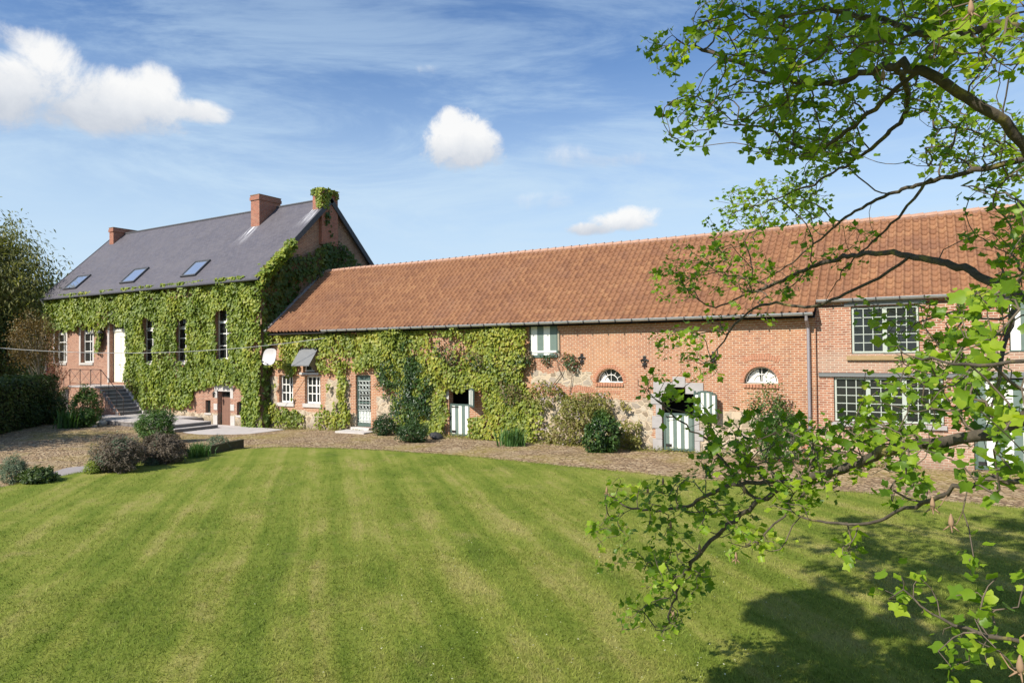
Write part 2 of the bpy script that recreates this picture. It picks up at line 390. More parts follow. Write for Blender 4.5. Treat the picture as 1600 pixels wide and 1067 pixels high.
def leaf_material(name, stops, trans=0.35, rough=0.5, tint=(0.9, 1.0, 0.35), pos_var=0.8, big=None):
    mt, t, b = material(name); P = t.pos()
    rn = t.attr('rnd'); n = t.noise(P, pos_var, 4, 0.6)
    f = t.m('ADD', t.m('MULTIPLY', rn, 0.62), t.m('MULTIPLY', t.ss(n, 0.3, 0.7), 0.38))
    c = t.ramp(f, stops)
    t.put(b.inputs['Base Color'], c); b.inputs['Roughness'].default_value = rough; b.inputs['Specular IOR Level'].default_value = 0.35
    tr = t.node('ShaderNodeBsdfTranslucent'); t.put(tr.inputs[0], t.mix(1.0, c, c4([q*1.6 for q in tint]), 'MULTIPLY'))
    mx = t.node('ShaderNodeMixShader'); mx.inputs[0].default_value = trans
    out = mt.node_tree.nodes['Material Output']
    t.l.new(b.outputs[0], mx.inputs[1]); t.l.new(tr.outputs[0], mx.inputs[2]); t.l.new(mx.outputs[0], out.inputs[0])
    return mt
M['ivy'] = leaf_material('ivy_leaf', [(0, (0.065, 0.11, 0.016)), (0.35, (0.14, 0.20, 0.025)), (0.65, (0.235, 0.285, 0.034)), (0.92, (0.33, 0.34, 0.045)), (1, (0.38, 0.26, 0.06))], 0.25)
M['ivy_barn'] = leaf_material('barn_ivy_leaf', [(0, (0.07, 0.115, 0.018)), (0.35, (0.165, 0.215, 0.028)), (0.7, (0.29, 0.31, 0.04)), (0.93, (0.40, 0.35, 0.055)), (1, (0.42, 0.22, 0.06))], 0.25)
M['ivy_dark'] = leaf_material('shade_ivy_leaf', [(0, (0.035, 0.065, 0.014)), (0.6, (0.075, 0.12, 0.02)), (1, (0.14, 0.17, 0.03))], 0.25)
M['evergreen'] = leaf_material('evergreen_leaf', [(0, (0.012, 0.035, 0.012)), (0.6, (0.035, 0.075, 0.022)), (1, (0.075, 0.12, 0.035))], 0.15, 0.35)
M['shrub'] = leaf_material('shrub_leaf', [(0, (0.03, 0.075, 0.016)), (0.6, (0.07, 0.14, 0.025)), (1, (0.15, 0.20, 0.04))], 0.25)
M['tan'] = leaf_material('tan_shrub_leaf', [(0, (0.09, 0.07, 0.03)), (0.5, (0.17, 0.13, 0.06)), (1, (0.24, 0.19, 0.08))], 0.25, tint=(1, .85, .5))
M['copper'] = leaf_material('copper_leaf', [(0, (0.085, 0.065, 0.025)), (0.5, (0.165, 0.12, 0.045)), (1, (0.24, 0.19, 0.07))], 0.3, tint=(1, .8, .4))
M['red_leaf'] = leaf_material('reddish_leaf', [(0, (0.09, 0.03, 0.02)), (0.5, (0.16, 0.06, 0.035)), (1, (0.20, 0.11, 0.05))], 0.25, tint=(1, .6, .4))
M['lavender'] = leaf_material('lavender_stem', [(0, (0.06, 0.05, 0.035)), (0.5, (0.13, 0.105, 0.075)), (1, (0.20, 0.16, 0.12))], 0.15, 0.8, tint=(1, .9, .7))
M['greygreen'] = leaf_material('grey_green_leaf', [(0, (0.05, 0.08, 0.05)), (0.5, (0.10, 0.145, 0.085)), (1, (0.17, 0.21, 0.13))], 0.2, 0.7, tint=(.9, 1, .7))
M['spike'] = leaf_material('spike_leaf', [(0, (0.03, 0.08, 0.02)), (0.6, (0.075, 0.16, 0.035)), (1, (0.14, 0.22, 0.06))], 0.25)
M['wisteria'] = leaf_material('wisteria_leaf', [(0, (0.10, 0.12, 0.025)), (0.5, (0.20, 0.20, 0.045)), (1, (0.30, 0.26, 0.09))], 0.35)
M['lilac'] = leaf_material('lilac_flower', [(0, (0.34, 0.28, 0.36)), (1, (0.56, 0.48, 0.58))], 0.3, 0.7, tint=(.9, .8, 1))
M['yellowflower'] = leaf_material('yellow_flower', [(0, (0.5, 0.42, 0.04)), (1, (0.65, 0.55, 0.06))], 0.3)
M['willow'] = leaf_material('willow_leaf', [(0, (0.085, 0.095, 0.032)), (0.5, (0.175, 0.18, 0.058)), (1, (0.29, 0.27, 0.10))], 0.35, 0.55)
M['hedge'] = leaf_material('hedge_leaf', [(0, (0.02, 0.04, 0.012)), (0.6, (0.05, 0.085, 0.02)), (1, (0.10, 0.14, 0.03))], 0.2)
M['tulip'] = leaf_material('tulip_tree_leaf', [(0, (0.050, 0.115, 0.012)), (0.3, (0.12, 0.22, 0.018)), (0.6, (0.22, 0.34, 0.026)), (0.85, (0.34, 0.44, 0.04)), (1, (0.44, 0.46, 0.08))], 0.5, 0.42, tint=(.95, 1.0, .25), pos_var=1.2)
mt, t, b = material('lichened_bark'); M['bark'] = mt
P = t.pos(); c = t.ramp(t.noise(P, 16, 6, 0.7), [(0.25, (0.03, 0.024, 0.018)), (0.55, (0.085, 0.068, 0.048)), (0.8, (0.15, 0.125, 0.09))])
c = t.mix(t.ss(t.noise(P, 5, 5, 0.7), 0.55, 0.68, 0, 0.75), c, (0.24, 0.20, 0.045, 1))
t.put(b.inputs['Base Color'], c); b.inputs['Roughness'].default_value = 0.9
t.put(b.inputs['Normal'], t.bump(t.noise(P, 40, 5), 0.5, 0.01))
M['stem'] = flat('woody_stem', (0.13, 0.10, 0.07), 0.9, 0.3, 12)
M['stem_pale'] = flat('pale_stem', (0.32, 0.27, 0.20), 0.9, 0.3, 12)

# lawn colour shared by the turf sheet and the blades
SD = np.array([0.72, -0.69])
def grass_nodes(t, P):
    xyz = t.sep(P)
    w = t.noise(P, 0.16, 3, 0.5)
    q = t.m('ADD', t.m('ADD', t.m('MULTIPLY', xyz[0], 0.69), t.m('MULTIPLY', xyz[1], 0.72)), t.m('MULTIPLY', t.m('SUBTRACT', w, 0.5), 0.5))
    al = t.m('SUBTRACT', t.m('MULTIPLY', xyz[0], 0.72), t.m('MULTIPLY', xyz[1], 0.69))
    lane_sheen = t.noise(t.comb(t.m('MULTIPLY', q, 2.5), t.m('MULTIPLY', al, 0.05), 0.0), 1.0, 4, 0.62)      # mower lanes, irregular in width, their blade sheen put into the colour
    st = t.m('SINE', t.m('MULTIPLY', q, 2*math.pi/1.24))
    broken = t.noise(t.comb(t.m('MULTIPLY', q, 1.1), t.m('MULTIPLY', al, 0.42), 3.0), 1.0, 5, 0.65)
    patch = t.noise(P, 0.5, 7, 0.68); fine = t.noise(P, 7, 6, 0.8)
    f = t.m('ADD', t.m('MULTIPLY', t.ss(lane_sheen, 0.34, 0.64), 0.13), t.m('MULTIPLY', t.ss(st, -0.9, 0.6), t.ss(broken, 0.3, 0.6, 0.02, 0.10)))
    f = t.m('ADD', f, t.m('ADD', t.m('MULTIPLY', broken, 0.42), t.m('ADD', t.m('MULTIPLY', patch, 0.34), t.m('MULTIPLY', fine, 0.30))))
    c = t.ramp(f, [(0.40, (0.078, 0.120, 0.015)), (0.54, (0.136, 0.182, 0.025)), (0.68, (0.205, 0.232, 0.042)), (0.84, (0.30, 0.275, 0.088))])
    straw = t.m('MULTIPLY', t.ss(t.noise(t.comb(t.m('MULTIPLY', q, 1.3), al, 0.0), 0.75, 7, 0.75), 0.53, 0.74), 0.5)
    return t.mix(straw, c, (0.31, 0.255, 0.105, 1)), fine
mt, t, b = material('lawn_turf'); M['lawn'] = mt
P = t.pos(); c, fine = grass_nodes(t, P)
t.put(b.inputs['Base Color'], c); b.inputs['Roughness'].default_value = 0.95; b.inputs['Specular IOR Level'].default_value = 0.1
t.put(b.inputs['Normal'], t.bump(t.m('ADD', t.noise(P, 26, 5, 0.75), t.noise(P, 5, 3)), 0.75, 0.03))
mt, t, b = material('grass_blade'); M['blade'] = mt
P = t.pos(); c, fine = grass_nodes(t, P); rn = t.attr('rnd')
c = t.mix(1.0, c, t.comb(*[t.ss(rn, 0, 1, 0.75, 1.75)]*3), 'MULTIPLY')
t.put(b.inputs['Base Color'], c); b.inputs['Roughness'].default_value = 0.6; b.inputs['Specular IOR Level'].default_value = 0.25
tr = t.node('ShaderNodeBsdfTranslucent'); t.put(tr.inputs[0], c); mx = t.node('ShaderNodeMixShader'); mx.inputs[0].default_value = 0.4
t.l.new(b.outputs[0], mx.inputs[1]); t.l.new(tr.outputs[0], mx.inputs[2]); t.l.new(mx.outputs[0], mt.node_tree.nodes['Material Output'].inputs[0])

mt, t, b = material('cobbled_yard'); M['cobble'] = mt
P = t.pos(); xyz = t.sep(P)
v = t.vm('MULTIPLY', P, (6.0, 10.5, 0.0)); v = t.vm('ADD', v, t.vm('MULTIPLY', t.noise(P, 2.5, 2, out='Color'), (1.2, 1.2, 0)))
ve = t.node('ShaderNodeTexVoronoi', feature='DISTANCE_TO_EDGE'); vc = t.node('ShaderNodeTexVoronoi')
for q in (ve, vc): t.put(q.inputs['Vector'], v); q.inputs['Scale'].default_value = 1.0
jt = t.ss(ve.outputs['Distance'], 0.03, 0.16)
st = t.ramp(t.sep(vc.outputs['Color'])[0], [(0, (0.26, 0.175, 0.10)), (0.5, (0.42, 0.30, 0.175)), (1, (0.56, 0.435, 0.28))])
moss = t.ss(t.noise(P, 0.35, 5, 0.6), 0.45, 0.66)
gap = t.mix(moss, (0.15, 0.10, 0.06, 1), (0.25, 0.20, 0.05, 1))
c = t.mix(jt, gap, st)
c = t.mix(t.m('MULTIPLY', moss, t.ss(t.noise(P, 5, 4, 0.7), 0.42, 0.66, 0.1, 0.75)), c, (0.26, 0.21, 0.055, 1))
c = t.mix(t.ss(t.noise(P, 0.8, 6, 0.7), 0.50, 0.70, 0, 0.6), c, (0.40, 0.31, 0.205, 1))
c = t.mix(t.ss(t.noise(t.vm('MULTIPLY', P, (0.25, 1.3, 0)), 1.0, 5, 0.7), 0.54, 0.70, 0, 0.4), c, (0.19, 0.135, 0.085, 1))
t.put(b.inputs['Base Color'], c); b.inputs['Roughness'].default_value = 0.92; b.inputs['Specular IOR Level'].default_value = 0.2
t.put(b.inputs['Normal'], t.bump(t.m('ADD', jt, t.m('MULTIPLY', t.noise(P, 18, 3), 0.6)), 0.8, 0.035))
M['terrain'] = flat('field_grass', (0.07, 0.10, 0.025), 0.95, 0.3, 0.3)
M['path'] = flat('grey_gravel', (0.30, 0.27, 0.26), 0.95, 0.3, 20, bump=0.4)
M['soil'] = flat('garden_soil', (0.10, 0.07, 0.045), 0.95, 0.35, 6, bump=0.5)

# ------------------------------------------------------------------ ground
mb = MB(); mb.face([(-700, -700, -0.6), (700, -700, -0.6), (700, 700, -0.6), (-700, 700, -0.6)])
tag(mb.build('terrain', M['terrain']), 'open green field stretching out behind the farm', 'field', kind='structure')
gx = np.linspace(-80, 14, 189); gy = np.linspace(-45, 22, 135)
X, Y = np.meshgrid(gx, gy, indexing='ij'); V = np.stack([X, Y, gz(X, Y)], -1).reshape(-1, 3)
ii = (np.arange(188)[:, None]*135+np.arange(134)[None, :]).ravel()
F = np.stack([ii, ii+135, ii+136, ii+1], 1)
tag(np_mesh('courtyard', V, F, M['cobble'], smooth=True), 'brown mossy cobbled yard in front of the buildings', 'courtyard', kind='structure')
LAWN = [(-19.5, -36), (-20.6, -20), (-21.05, -14.5), (-21.55, -12.3), (-21.85, -9.5), (-21.6, -7.2), (-21.0, -6.2), (-19.6, -5.4), (-17, -4.75), (-13.8, -4.42), (-10, -4.55), (-6.9, -4.8), (-2, -4.85), (4, -5.0), (11, -5.4), (11, -36)]
def spline(pts, n, closed=False):
    P = np.array(pts, float); out = []
    N = len(P)
    for i in range(N-1):
        p0, p1, p2, p3 = P[max(i-1, 0)], P[i], P[i+1], P[min(i+2, N-1)]
        for k in range(n):
            u = k/n; out.append(.5*((2*p1)+(-p0+p2)*u+(2*p0-5*p1+4*p2-p3)*u*u+(-p0+3*p1-3*p2+p3)*u**3))
    out.append(P[-1]); return np.array(out)
LP = spline(LAWN, 5)
LP = LP+np.stack([vnoise(LP[:, 0]*1.7, LP[:, 1]*1.7, 0, 5)-.5, vnoise(LP[:, 0]*1.7, LP[:, 1]*1.7, 0, 6)-.5], 1)*0.16
mb = MB(); n = len(LP)
mb.face([(x, y, 0.035) for x, y in LP])
for i in range(n):
    a, b_ = LP[i], LP[(i+1) % n]; mb.face([(a[0], a[1], -0.05), (b_[0], b_[1], -0.05), (b_[0], b_[1], 0.035), (a[0], a[1], 0.035)])
tag(mb.build('lawn', M['lawn']), 'mown striped green lawn in front of the farm', 'lawn', kind='structure')
def inpoly(x, y, poly):
    c = np.zeros(len(x), bool); j = len(poly)-1
    for i in range(len(poly)):
        xi, yi = poly[i]; xj, yj = poly[j]
        c ^= ((yi > y) != (yj > y)) & (x < (xj-xi)*(y-yi)/(yj-yi+1e-12)+xi); j = i
    return c
def scatter_blades():
    bx_, by_, sc = [], [], []
    for (r0, r1, den, s_) in ((3.0, 8.0, 2600, 1.0), (8.0, 12.0, 1200, 1.15), (12.0, 17, 500, 1.3), (17, 23, 160, 1.4)):
        N = int(den*(r1*r1-r0*r0)*0.5*1.75)
        r_ = np.sqrt(rng.uniform(r0*r0, r1*r1, N)); a = YAW+rng.uniform(-0.85, 0.9, N)
        bx_.append(-np.sin(a)*r_); by_.append(CAM[1]+np.cos(a)*r_); sc.append(np.full(N, s_))
    x, y, s_ = np.concatenate(bx_), np.concatenate(by_), np.concatenate(sc)
    k = inpoly(x, y, LP) ; x, y, s_ = x[k], y[k], s_[k]; N = len(x)
    hh = rng.uniform(0.022, 0.05, N)*s_**0.45; w = rng.uniform(0.003, 0.006, N)*s_
    an = rng.uniform(0, 2*np.pi, N); lx = rng.normal(0, 0.6, N)*hh; ly = rng.normal(0, 0.6, N)*hh
    q = np.sin((x*.69+y*.72)*2*np.pi/1.55); lx += q*0.35*hh*SD[0]; ly += q*.35*hh*SD[1]
    dx, dy = np.cos(an)*w, np.sin(an)*w; z0 = np.full(N, 0.033)
    V = np.stack([np.stack([x-dx, y-dy, z0], 1), np.stack([x+dx, y+dy, z0], 1), np.stack([x+lx, y+ly, z0+hh], 1)], 1).reshape(-1, 3)
    o = np_mesh('grass', V, np.arange(3*N).reshape(-1, 3), M['blade'], attrs={'rnd': rng.random(N)})
    tag(o, 'short mown grass blades covering the lawn', 'grass', kind='stuff')
scatter_blades()
def edge_tufts():
    r2 = np.random.default_rng(77); seg = np.diff(LP, axis=0); L = np.linalg.norm(seg, axis=1); n = 26000; i = r2.choice(len(seg), n, p=L/L.sum()); u = r2.random(n)
    Q = LP[i]+seg[i]*u[:, None]; nn = np.stack([seg[i][:, 1], -seg[i][:, 0]], 1)/L[i][:, None]
    Q = Q+nn*(r2.normal(0, .05, n)+(vnoise(Q[:, 0]*2.3, Q[:, 1]*2.3, 0, 8)-.5)*.22)[:, None]
    k = (np.abs(Q[:, 0]+10) < 15) & (Q[:, 1] > -17); Q = Q[k]; n = len(Q); h = r2.uniform(.03, .08, n); an = r2.uniform(0, 6.28, n); w = r2.uniform(.004, .008, n)
    dx, dy = np.cos(an)*w, np.sin(an)*w; z = np.full(n, .0)
    V = np.stack([np.stack([Q[:, 0]-dx, Q[:, 1]-dy, z], 1), np.stack([Q[:, 0]+dx, Q[:, 1]+dy, z], 1), np.stack([Q[:, 0]+r2.normal(0, .03, n), Q[:, 1]+r2.normal(0, .03, n), h+.02], 1)], 1).reshape(-1, 3)
    tag(np_mesh('edge_grass', V, np.arange(3*n).reshape(-1, 3), M['blade'], attrs={'rnd': r2.random(n)}), 'ragged longer grass along the rim of the lawn', 'grass', kind='stuff')
edge_tufts()
# pale specks (fallen petals) on the grass
N = 420; px = rng.uniform(300, 1250, N); py = rng.uniform(820, 1060, N); k = rng.random(N) < np.clip((px-150)/900, .12, 1); px, py = px[k], py[k]
V = []; 
for a, b_ in zip(px, py):
    P = hitZ(a, b_, 0.07); an = rng.uniform(0, 6.28); s_ = rng.uniform(.006, .014)
    e1 = np.array([math.cos(an), math.sin(an), rng.uniform(-.4, .4)])*s_; e2 = np.array([-math.sin(an), math.cos(an), rng.uniform(-.4, .4)])*s_*.6
    V += [P-e1, P+e2, P+e1, P-e2]
o = np_mesh('fallen_petals', np.array(V), np.arange(len(V)).reshape(-1, 4), flat('petal', (0.5, 0.5, 0.33), 0.8, 0.2, 30)); tag(o, 'tiny pale petals fallen on the grass', 'petals', kind='stuff')
# grey gravel patch by the lawn and soil strip under the left planting
def patch(name, pts, z, mat, label, cat):
    mb = MB(); mb.face([(x, y, float(gz(x, y))+z) for x, y in pts]); return tag(mb.build(name, mat), label, cat, kind='structure')
patch('gravel_path', spline([(-21.5, -13.9), (-22.6, -12.5), (-23.0, -11.9), (-22.5, -11.2), (-21.7, -11.6), (-21.4, -12.6), (-21.5, -13.9)], 4)[:-1], 0.008, M['path'], 'grey gravel path end beside the lawn', 'path')
patch('flower_bed', spline([(-21.75, -6.3), (-22.6, -6.3), (-23.2, -8), (-23.1, -10), (-22.8, -11.3), (-21.9, -11.6), (-21.7, -10), (-21.75, -8), (-21.75, -6.3)], 4)[:-1], 0.012, M['soil'], 'narrow bare soil bed along the lawn edge', 'flower bed')

# ------------------------------------------------------------------ walls with openings
def wall_holes(mb, x0, x1, z0, z1, Y, holes, depth, mi=0, face=-1):
    """front face of a wall in plane Y; holes: (x0,x1,z0,z1[,'arch'|rise]); reveals go back by depth"""
    xs = sorted(set([x0, x1]+[h[0] for h in holes]+[h[1] for h in holes])); zs = sorted(set([z0, z1]+[h[2] for h in holes]+[h[3] for h in holes]))
    for i in range(len(xs)-1):
        for j in range(len(zs)-1):
            cx, cz = (xs[i]+xs[i+1])/2, (zs[j]+zs[j+1])/2
            if any(h[0] < cx < h[1] and h[2] < cz < h[3] for h in holes): continue
            mb.face([(xs[i], Y, zs[j]), (xs[i+1], Y, zs[j]), (xs[i+1], Y, zs[j+1]), (xs[i], Y, zs[j+1])], mi)
    for h in holes:
        a, b_, c, d = h[:4]; Yb = Y+depth; rise = h[4] if len(h) > 4 else 0
        if rise:
            n = 14; cx = (a+b_)/2; w = (b_-a)/2
            if rise >= w*0.98: arc = [(cx-w*math.cos(math.pi*k/n), (d-rise)+rise*math.sin(math.pi*k/n)) for k in range(n+1)]
            else:
                R = (w*w+rise*rise)/(2*rise); th = math.asin(w/R); arc = [(cx+R*math.sin(-th+2*th*k/n), d-R+R*math.cos(-th+2*th*k/n)) for k in range(n+1)]
            for k in range(n):
                (xa, za), (xb, zb) = arc[k], arc[k+1]
                mb.face([(xa, Y, za), (xb, Y, zb), (xb, Y, d), (xa, Y, d)], mi)
                mb.face([(xa, Y, za), (xb, Y, zb), (xb, Yb, zb), (xa, Yb, za)], mi)
            sd = d-rise
        else:
            mb.face([(a, Y, d), (b_, Y, d), (b_, Yb, d), (a, Yb, d)], mi); sd = d
        mb.face([(a, Y, c), (a, Yb, c), (a, Yb, sd), (a, Y, sd)], mi); mb.face([(b_, Y, c), (b_, Yb, c), (b_, Yb, sd), (b_, Y, sd)], mi)
        if c > z0+1e-6: mb.face([(a, Y, c), (b_, Y, c), (b_, Yb, c), (a, Yb, c)], mi)

def window(parent, x0, x1, z0, z1, Y, fmat, cols, rows, bar=0.03, fr=0.06, mull=(), label=None, sill=None, sillmat=None, transom=None):
    """frame with glazing bars as one part, its pane and sill as sub-parts. Y = face of the frame"""
    mb = MB(); d = 0.07
    mb.box(x0, x0+fr, Y, Y+d, z0, z1); mb.box(x1-fr, x1, Y, Y+d, z0, z1); mb.box(x0+fr, x1-fr, Y, Y+d, z0, z0+fr); mb.box(x0+fr, x1-fr, Y, Y+d, z1-fr, z1)
    lights = []; xs = [x0+fr]+[q for m_ in mull for q in (m_[0], m_[1])]+[x1-fr]
    for m_ in mull: mb.box(m_[0], m_[1], Y+0.003, Y+d, z0+fr, z1-fr)
    for i in range(0, len(xs), 2): lights.append((xs[i], xs[i+1]))
    ztop = z1-fr
    if transom:
        mb.box(x0+fr, x1-fr, Y-0.012, Y+d, transom-0.045, transom+0.045); 
    for (a, b_) in lights:
        for k in range(1, cols):
            xc = a+(b_-a)*k/cols; mb.box(xc-bar/2, xc+bar/2, Y+0.012, Y+d-.01, z0+fr, ztop)
        for k in range(1, rows):
            zc = z0+fr+(ztop-z0-fr)*k/rows; mb.box(a, b_, Y+0.015, Y+d-.012, zc-bar/2, zc+bar/2)
    o = mb.build('window', fmat, parent)
    if label: o['label'] = label
    mb = MB(); mb.box(x0+fr*.5, x1-fr*.5, Y+0.035, Y+0.05, z0+fr*.5, z1-fr*.5); mb.build('pane', M['glass'], o)
    if sill: mb = MB(); mb.box(*sill); mb.build('sill', sillmat or M['palestone'], o)
    return o

# ------------------------------------------------------------------ main house
HX0, HX1, HY0, HY1 = -49.45, -28.25, -0.4, 8.6
HE, HRY, HRZ = 7.42, 4.10, 12.12
house = thing('main_house', 'two storey farmhouse clad in ivy under a grey slate roof with three chimneys', 'house', (-39, 4, 0))
WA = [(-48.39, -46.99, 3.10, 5.75, .22), (-45.22, -43.84, 3.10, 5.75, .22), (-38.55, -37.20, 3.10, 5.78, .22), (-35.45, -34.10, 3.12, 5.78, .22), (-31.95, -30.60, 3.25, 5.98, .22)]
holes = WA+[(-41.95, -40.20, 1.90, 5.85, .22), (-31.72, -30.66, -0.3, 1.60), (-32.73, -32.30, 0.44, 1.11), (-30.16, -29.70, 0.41, 1.11, .06)]
mb = MB(); wall_holes(mb, HX0, HX1, -0.6, 7.5, HY0, holes, 0.32)
mb.face([(HX0, HY0, -.6), (HX0, HY1, -.6), (HX0, HY1, 7.5), (HX0, HY0, 7.5)])
mb.face([(HX0, HY0, 7.5), (HX0, HY1, 7.5), (HX0, HRY, HRZ-.1)])
mb.face([(HX0, HY1, -.6), (HX1, HY1, -.6), (HX1, HY1, 7.5), (HX0, HY1, 7.5)])
mb.build('wall', M['house_brick'], house)
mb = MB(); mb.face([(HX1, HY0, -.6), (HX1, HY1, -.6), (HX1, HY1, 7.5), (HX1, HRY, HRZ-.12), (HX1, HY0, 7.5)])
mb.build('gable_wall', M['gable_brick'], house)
mb = MB(); mb.box(HX0+.4, HX1-.4, HY0+.5, HY1-.4, -.5, 7.2); mb.build('interior', M['dark'], house)
# roof
RX0, RX1 = -49.6, -27.98
mb = MB()
th = 0.10
for (ya, za, yb, zb) in ((-0.75, HE-.13, HRY, HRZ), (HRY, HRZ, 8.95, HE-.13)):
    mb.face([(RX0, ya, za), (RX1, ya, za), (RX1, yb, zb), (RX0, yb, zb)])
    mb.face([(RX0, ya, za-th), (RX1, ya, za-th), (RX1, yb, zb-th), (RX0, yb, zb-th)])
mb.face([(RX0, -.75, HE-.13), (RX1, -.75, HE-.13), (RX1, -.75, HE-.13-th), (RX0, -.75, HE-.13-th)])
mb.keep = 1
hroof = mb.build('roof', M['slate'], house)
for x in (RX0, RX1):
    for (ya, za, yb, zb) in ((-0.78, HE-.16, HRY, HRZ+.0), (8.98, HE-.16, HRY, HRZ+.0)):
        d = np.array([0, yb-ya, zb-za]); L = np.linalg.norm(d); d /= L; n_ = np.array([0, -d[2], d[1]]); n_ = n_ if n_[2] > 0 else -n_
        c = np.array([x, (ya+yb)/2, (za+zb)/2])-n_*0.10
        mb = MB(); mb.obox(c, (1, 0, 0), d, n_, 0.035, L/2, 0.13); mb.build('verge_board', M['verge'], hroof)
mb = MB(); mb.tube([(RX0+.1, HRY, HRZ+.01), (RX1-.1, HRY, HRZ+.01)], 0.075, 8); mb.build('ridge', M['verge'], hroof)
mb = MB(); mb.tube([(RX0, -.79, HE-.21), (RX1, -.79, HE-.21)], 0.05, 8); mb.build('gutter', M['verge'], hroof)
mb = MB(); mb.tube([(-49.3, -.80, HE-.2), (-49.3, -.55, HE-.6), (-49.3, -.50, HE-1.0), (-49.3, -.5, 0.0)], 0.05, 8); mb.build('downpipe', M['zinc'], house)
def chimney(x0, x1, y0, y1, zt, cap):
    mb = MB(); mb.box(x0, x1, y0, y1, 9.5, zt-.28); mb.box(x0-.05, x1+.05, y0-.05, y1+.05, zt-.279, zt-.10); mb.box(x0-.02, x1+.02, y0-.02, y1+.02, zt-.099, zt)
    o = mb.build('chimney', M['chimney_brick'], hroof)
    mb = MB(); mb.box(x0-.035, x1+.035, y0-.035, y1+.035, zt+.001, zt+.04); mb.build('chimney_cap', M['oldwood'], o)
    return o
chimney(-33.15, -32.42, 2.84, 4.35, 12.66, 1)
chimney(-28.72, -28.02, 3.42, 4.62, 12.55, 1)
chimney(-48.75, -48.25, 3.28, 4.95, 12.45, 1)
def skylight(x0, x1):
    s2 = 1/math.sqrt(2); ax = (1, 0, 0); ay = (0, s2, s2); az = (0, -s2, s2)
    c = np.array([(x0+x1)/2, 0.23, HE-.13+(0.23+.75)*((HRZ-HE+.13)/(HRY+.75))]); w = (x1-x0)/2; L = 0.68
    kk = (HRZ-HE+.13)/(HRY+.75); ay = np.array([0, 1, kk])/math.hypot(1, kk); az = np.array([0, -kk, 1])/math.hypot(1, kk)
    mb = MB()
    for sx in (-1, 1): mb.obox(c+np.array(ax)*sx*(w-.04)+az*.04, ax, ay, az, .045, L, .06)
    for sy in (-1, 1): mb.obox(c+ay*sy*(L-.045)+az*.041, ax, ay, az, w-.085, .05, .062)
    o = mb.build('skylight', M['verge'], hroof)
    mb = MB(); mb.obox(c+az*.05, ax, ay, az, w-.084, L-.094, .012); mb.build('pane', M['skyglass'], o)
mt, t, b = material('skylight_glass'); M['skyglass'] = mt
b.inputs['Base Color'].default_value = (0.10, 0.13, 0.18, 1); b.inputs['Roughness'].default_value = 0.06; b.inputs['Specular IOR Level'].default_value = 1.0; b.inputs['Metallic'].default_value = 0.75
b.inputs['Base Color'].default_value = (0.55, 0.62, 0.72, 1)
for a, b_ in ((-47.62, -46.08), (-41.1, -39.62), (-35.1, -33.78)): skylight(a, b_)
# windows of the house: white casements behind the ivy
for i, h in enumerate(WA):
    o = window(house, h[0]+.02, h[1]-.02, h[2]+.02, h[3]-.02, HY0+.22, M['white'], 2, 4, 0.05, 0.075, sill=(h[0]-.10, h[1]+.10, HY0-.06, HY0+.22, h[2]-.14, h[2]-.002), transom=h[2]+1.85 if i != 4 else h[2]+1.95)
for h in WA[:2]:
    for (x0, x1) in ((h[0]-.18, h[0]-.001), (h[1]+.001, h[1]+.18)): mb = MB(); mb.box(x0, x1, HY0-.012, HY0+.1, h[2], h[3]); mb.build('window_jamb', M['palestone'], house)
# front door
mb = MB(); mb.box(-42.13, -41.951, HY0-.03, HY0+.25, 1.9, 6.0); mb.box(-40.199, -40.02, HY0-.03, HY0+.25, 1.9, 6.0); mb.box(-42.13, -40.02, HY0-.032, HY0+.2, 6.001, 6.2)
mb.build('door_surround', M['palestone'], house)
mb = MB(); x0, x1, y, z0, z1 = -41.30, -40.22, HY0+.24, 1.93, 4.95
mb.box(x0-.62, x0-.001, y, y+.06, z0, z1)                                     # narrow fixed leaf
mb.box(x0, x1, y-.01, y+.05, z0, z1)
for (a, b_, c, d) in ((.12, .96, .15, .75), (.12, .96, .90, 1.10), (.14, .94, 1.25, 2.75)):
    for (q0, q1, r0, r1) in ((a, b_, c, c+.05), (a, b_, d-.05, d), (a, a+.05, c, d), (b_-.05, b_, c, d)): mb.box(x0+q0, x0+q1, y-.03, y-.009, z0+r0, z0+r1)
mb.box(x0-.64, x1, y-.05, y+.05, z1+.002, z1+.10)
fdoor = mb.build('front_door', M['cream'], house)
mb = MB(); mb.lathe((x0+.1, y-.07, z0+1.05), [(0, -.03), (.03, -.02), (.035, 0), (.03, .02), (0, .03)], 8); mb.build('handle', M['iron'], fdoor)
window(house, -41.92, -40.22, 5.06, 5.8, HY0+.22, M['white'], 3, 1, .04, .06, label='transom light over the cream front door')
# basement door and small windows
mb = MB(); mb.box(-31.66, -30.72, HY0+.24, HY0+.30, -.25, 1.28)
for k in range(7): mb.box(-31.655+.134*k, -31.655+.134*k+.126, HY0+.225, HY0+.239, -.24, 1.27)
bd = mb.build('cellar_door', M['brown_door'], house)
mb = MB(); mb.box(-30.86, -30.82, HY0+.18, HY0+.224, .45, .60); mb.build('handle', M['iron'], bd)
mb = MB(); mb.box(-31.66, -30.72, HY0+.26, HY0+.28, 1.30, 1.60); mb.build('fanlight', M['glass'], house)
mb = MB()
mb.box(-31.95, -30.45, HY0-.02, HY0+.2, 1.603, 1.90); mb.face([(-31.75, HY0-.021, 1.9), (-30.65, HY0-.021, 1.9), (-31.2, HY0-.021, 2.15)])
for (z0, z1, w) in ((-.3, .35, .34), (.62, .95, .30), (1.25, 1.6, .22)):
    mb.box(-31.721-w, -31.722, HY0-.02, HY0+.2, z0, z1); mb.box(-30.659, -30.66+w, HY0-.02, HY0+.2, z0, z1)
mb.build('cellar_surround', M['palestone'], house)
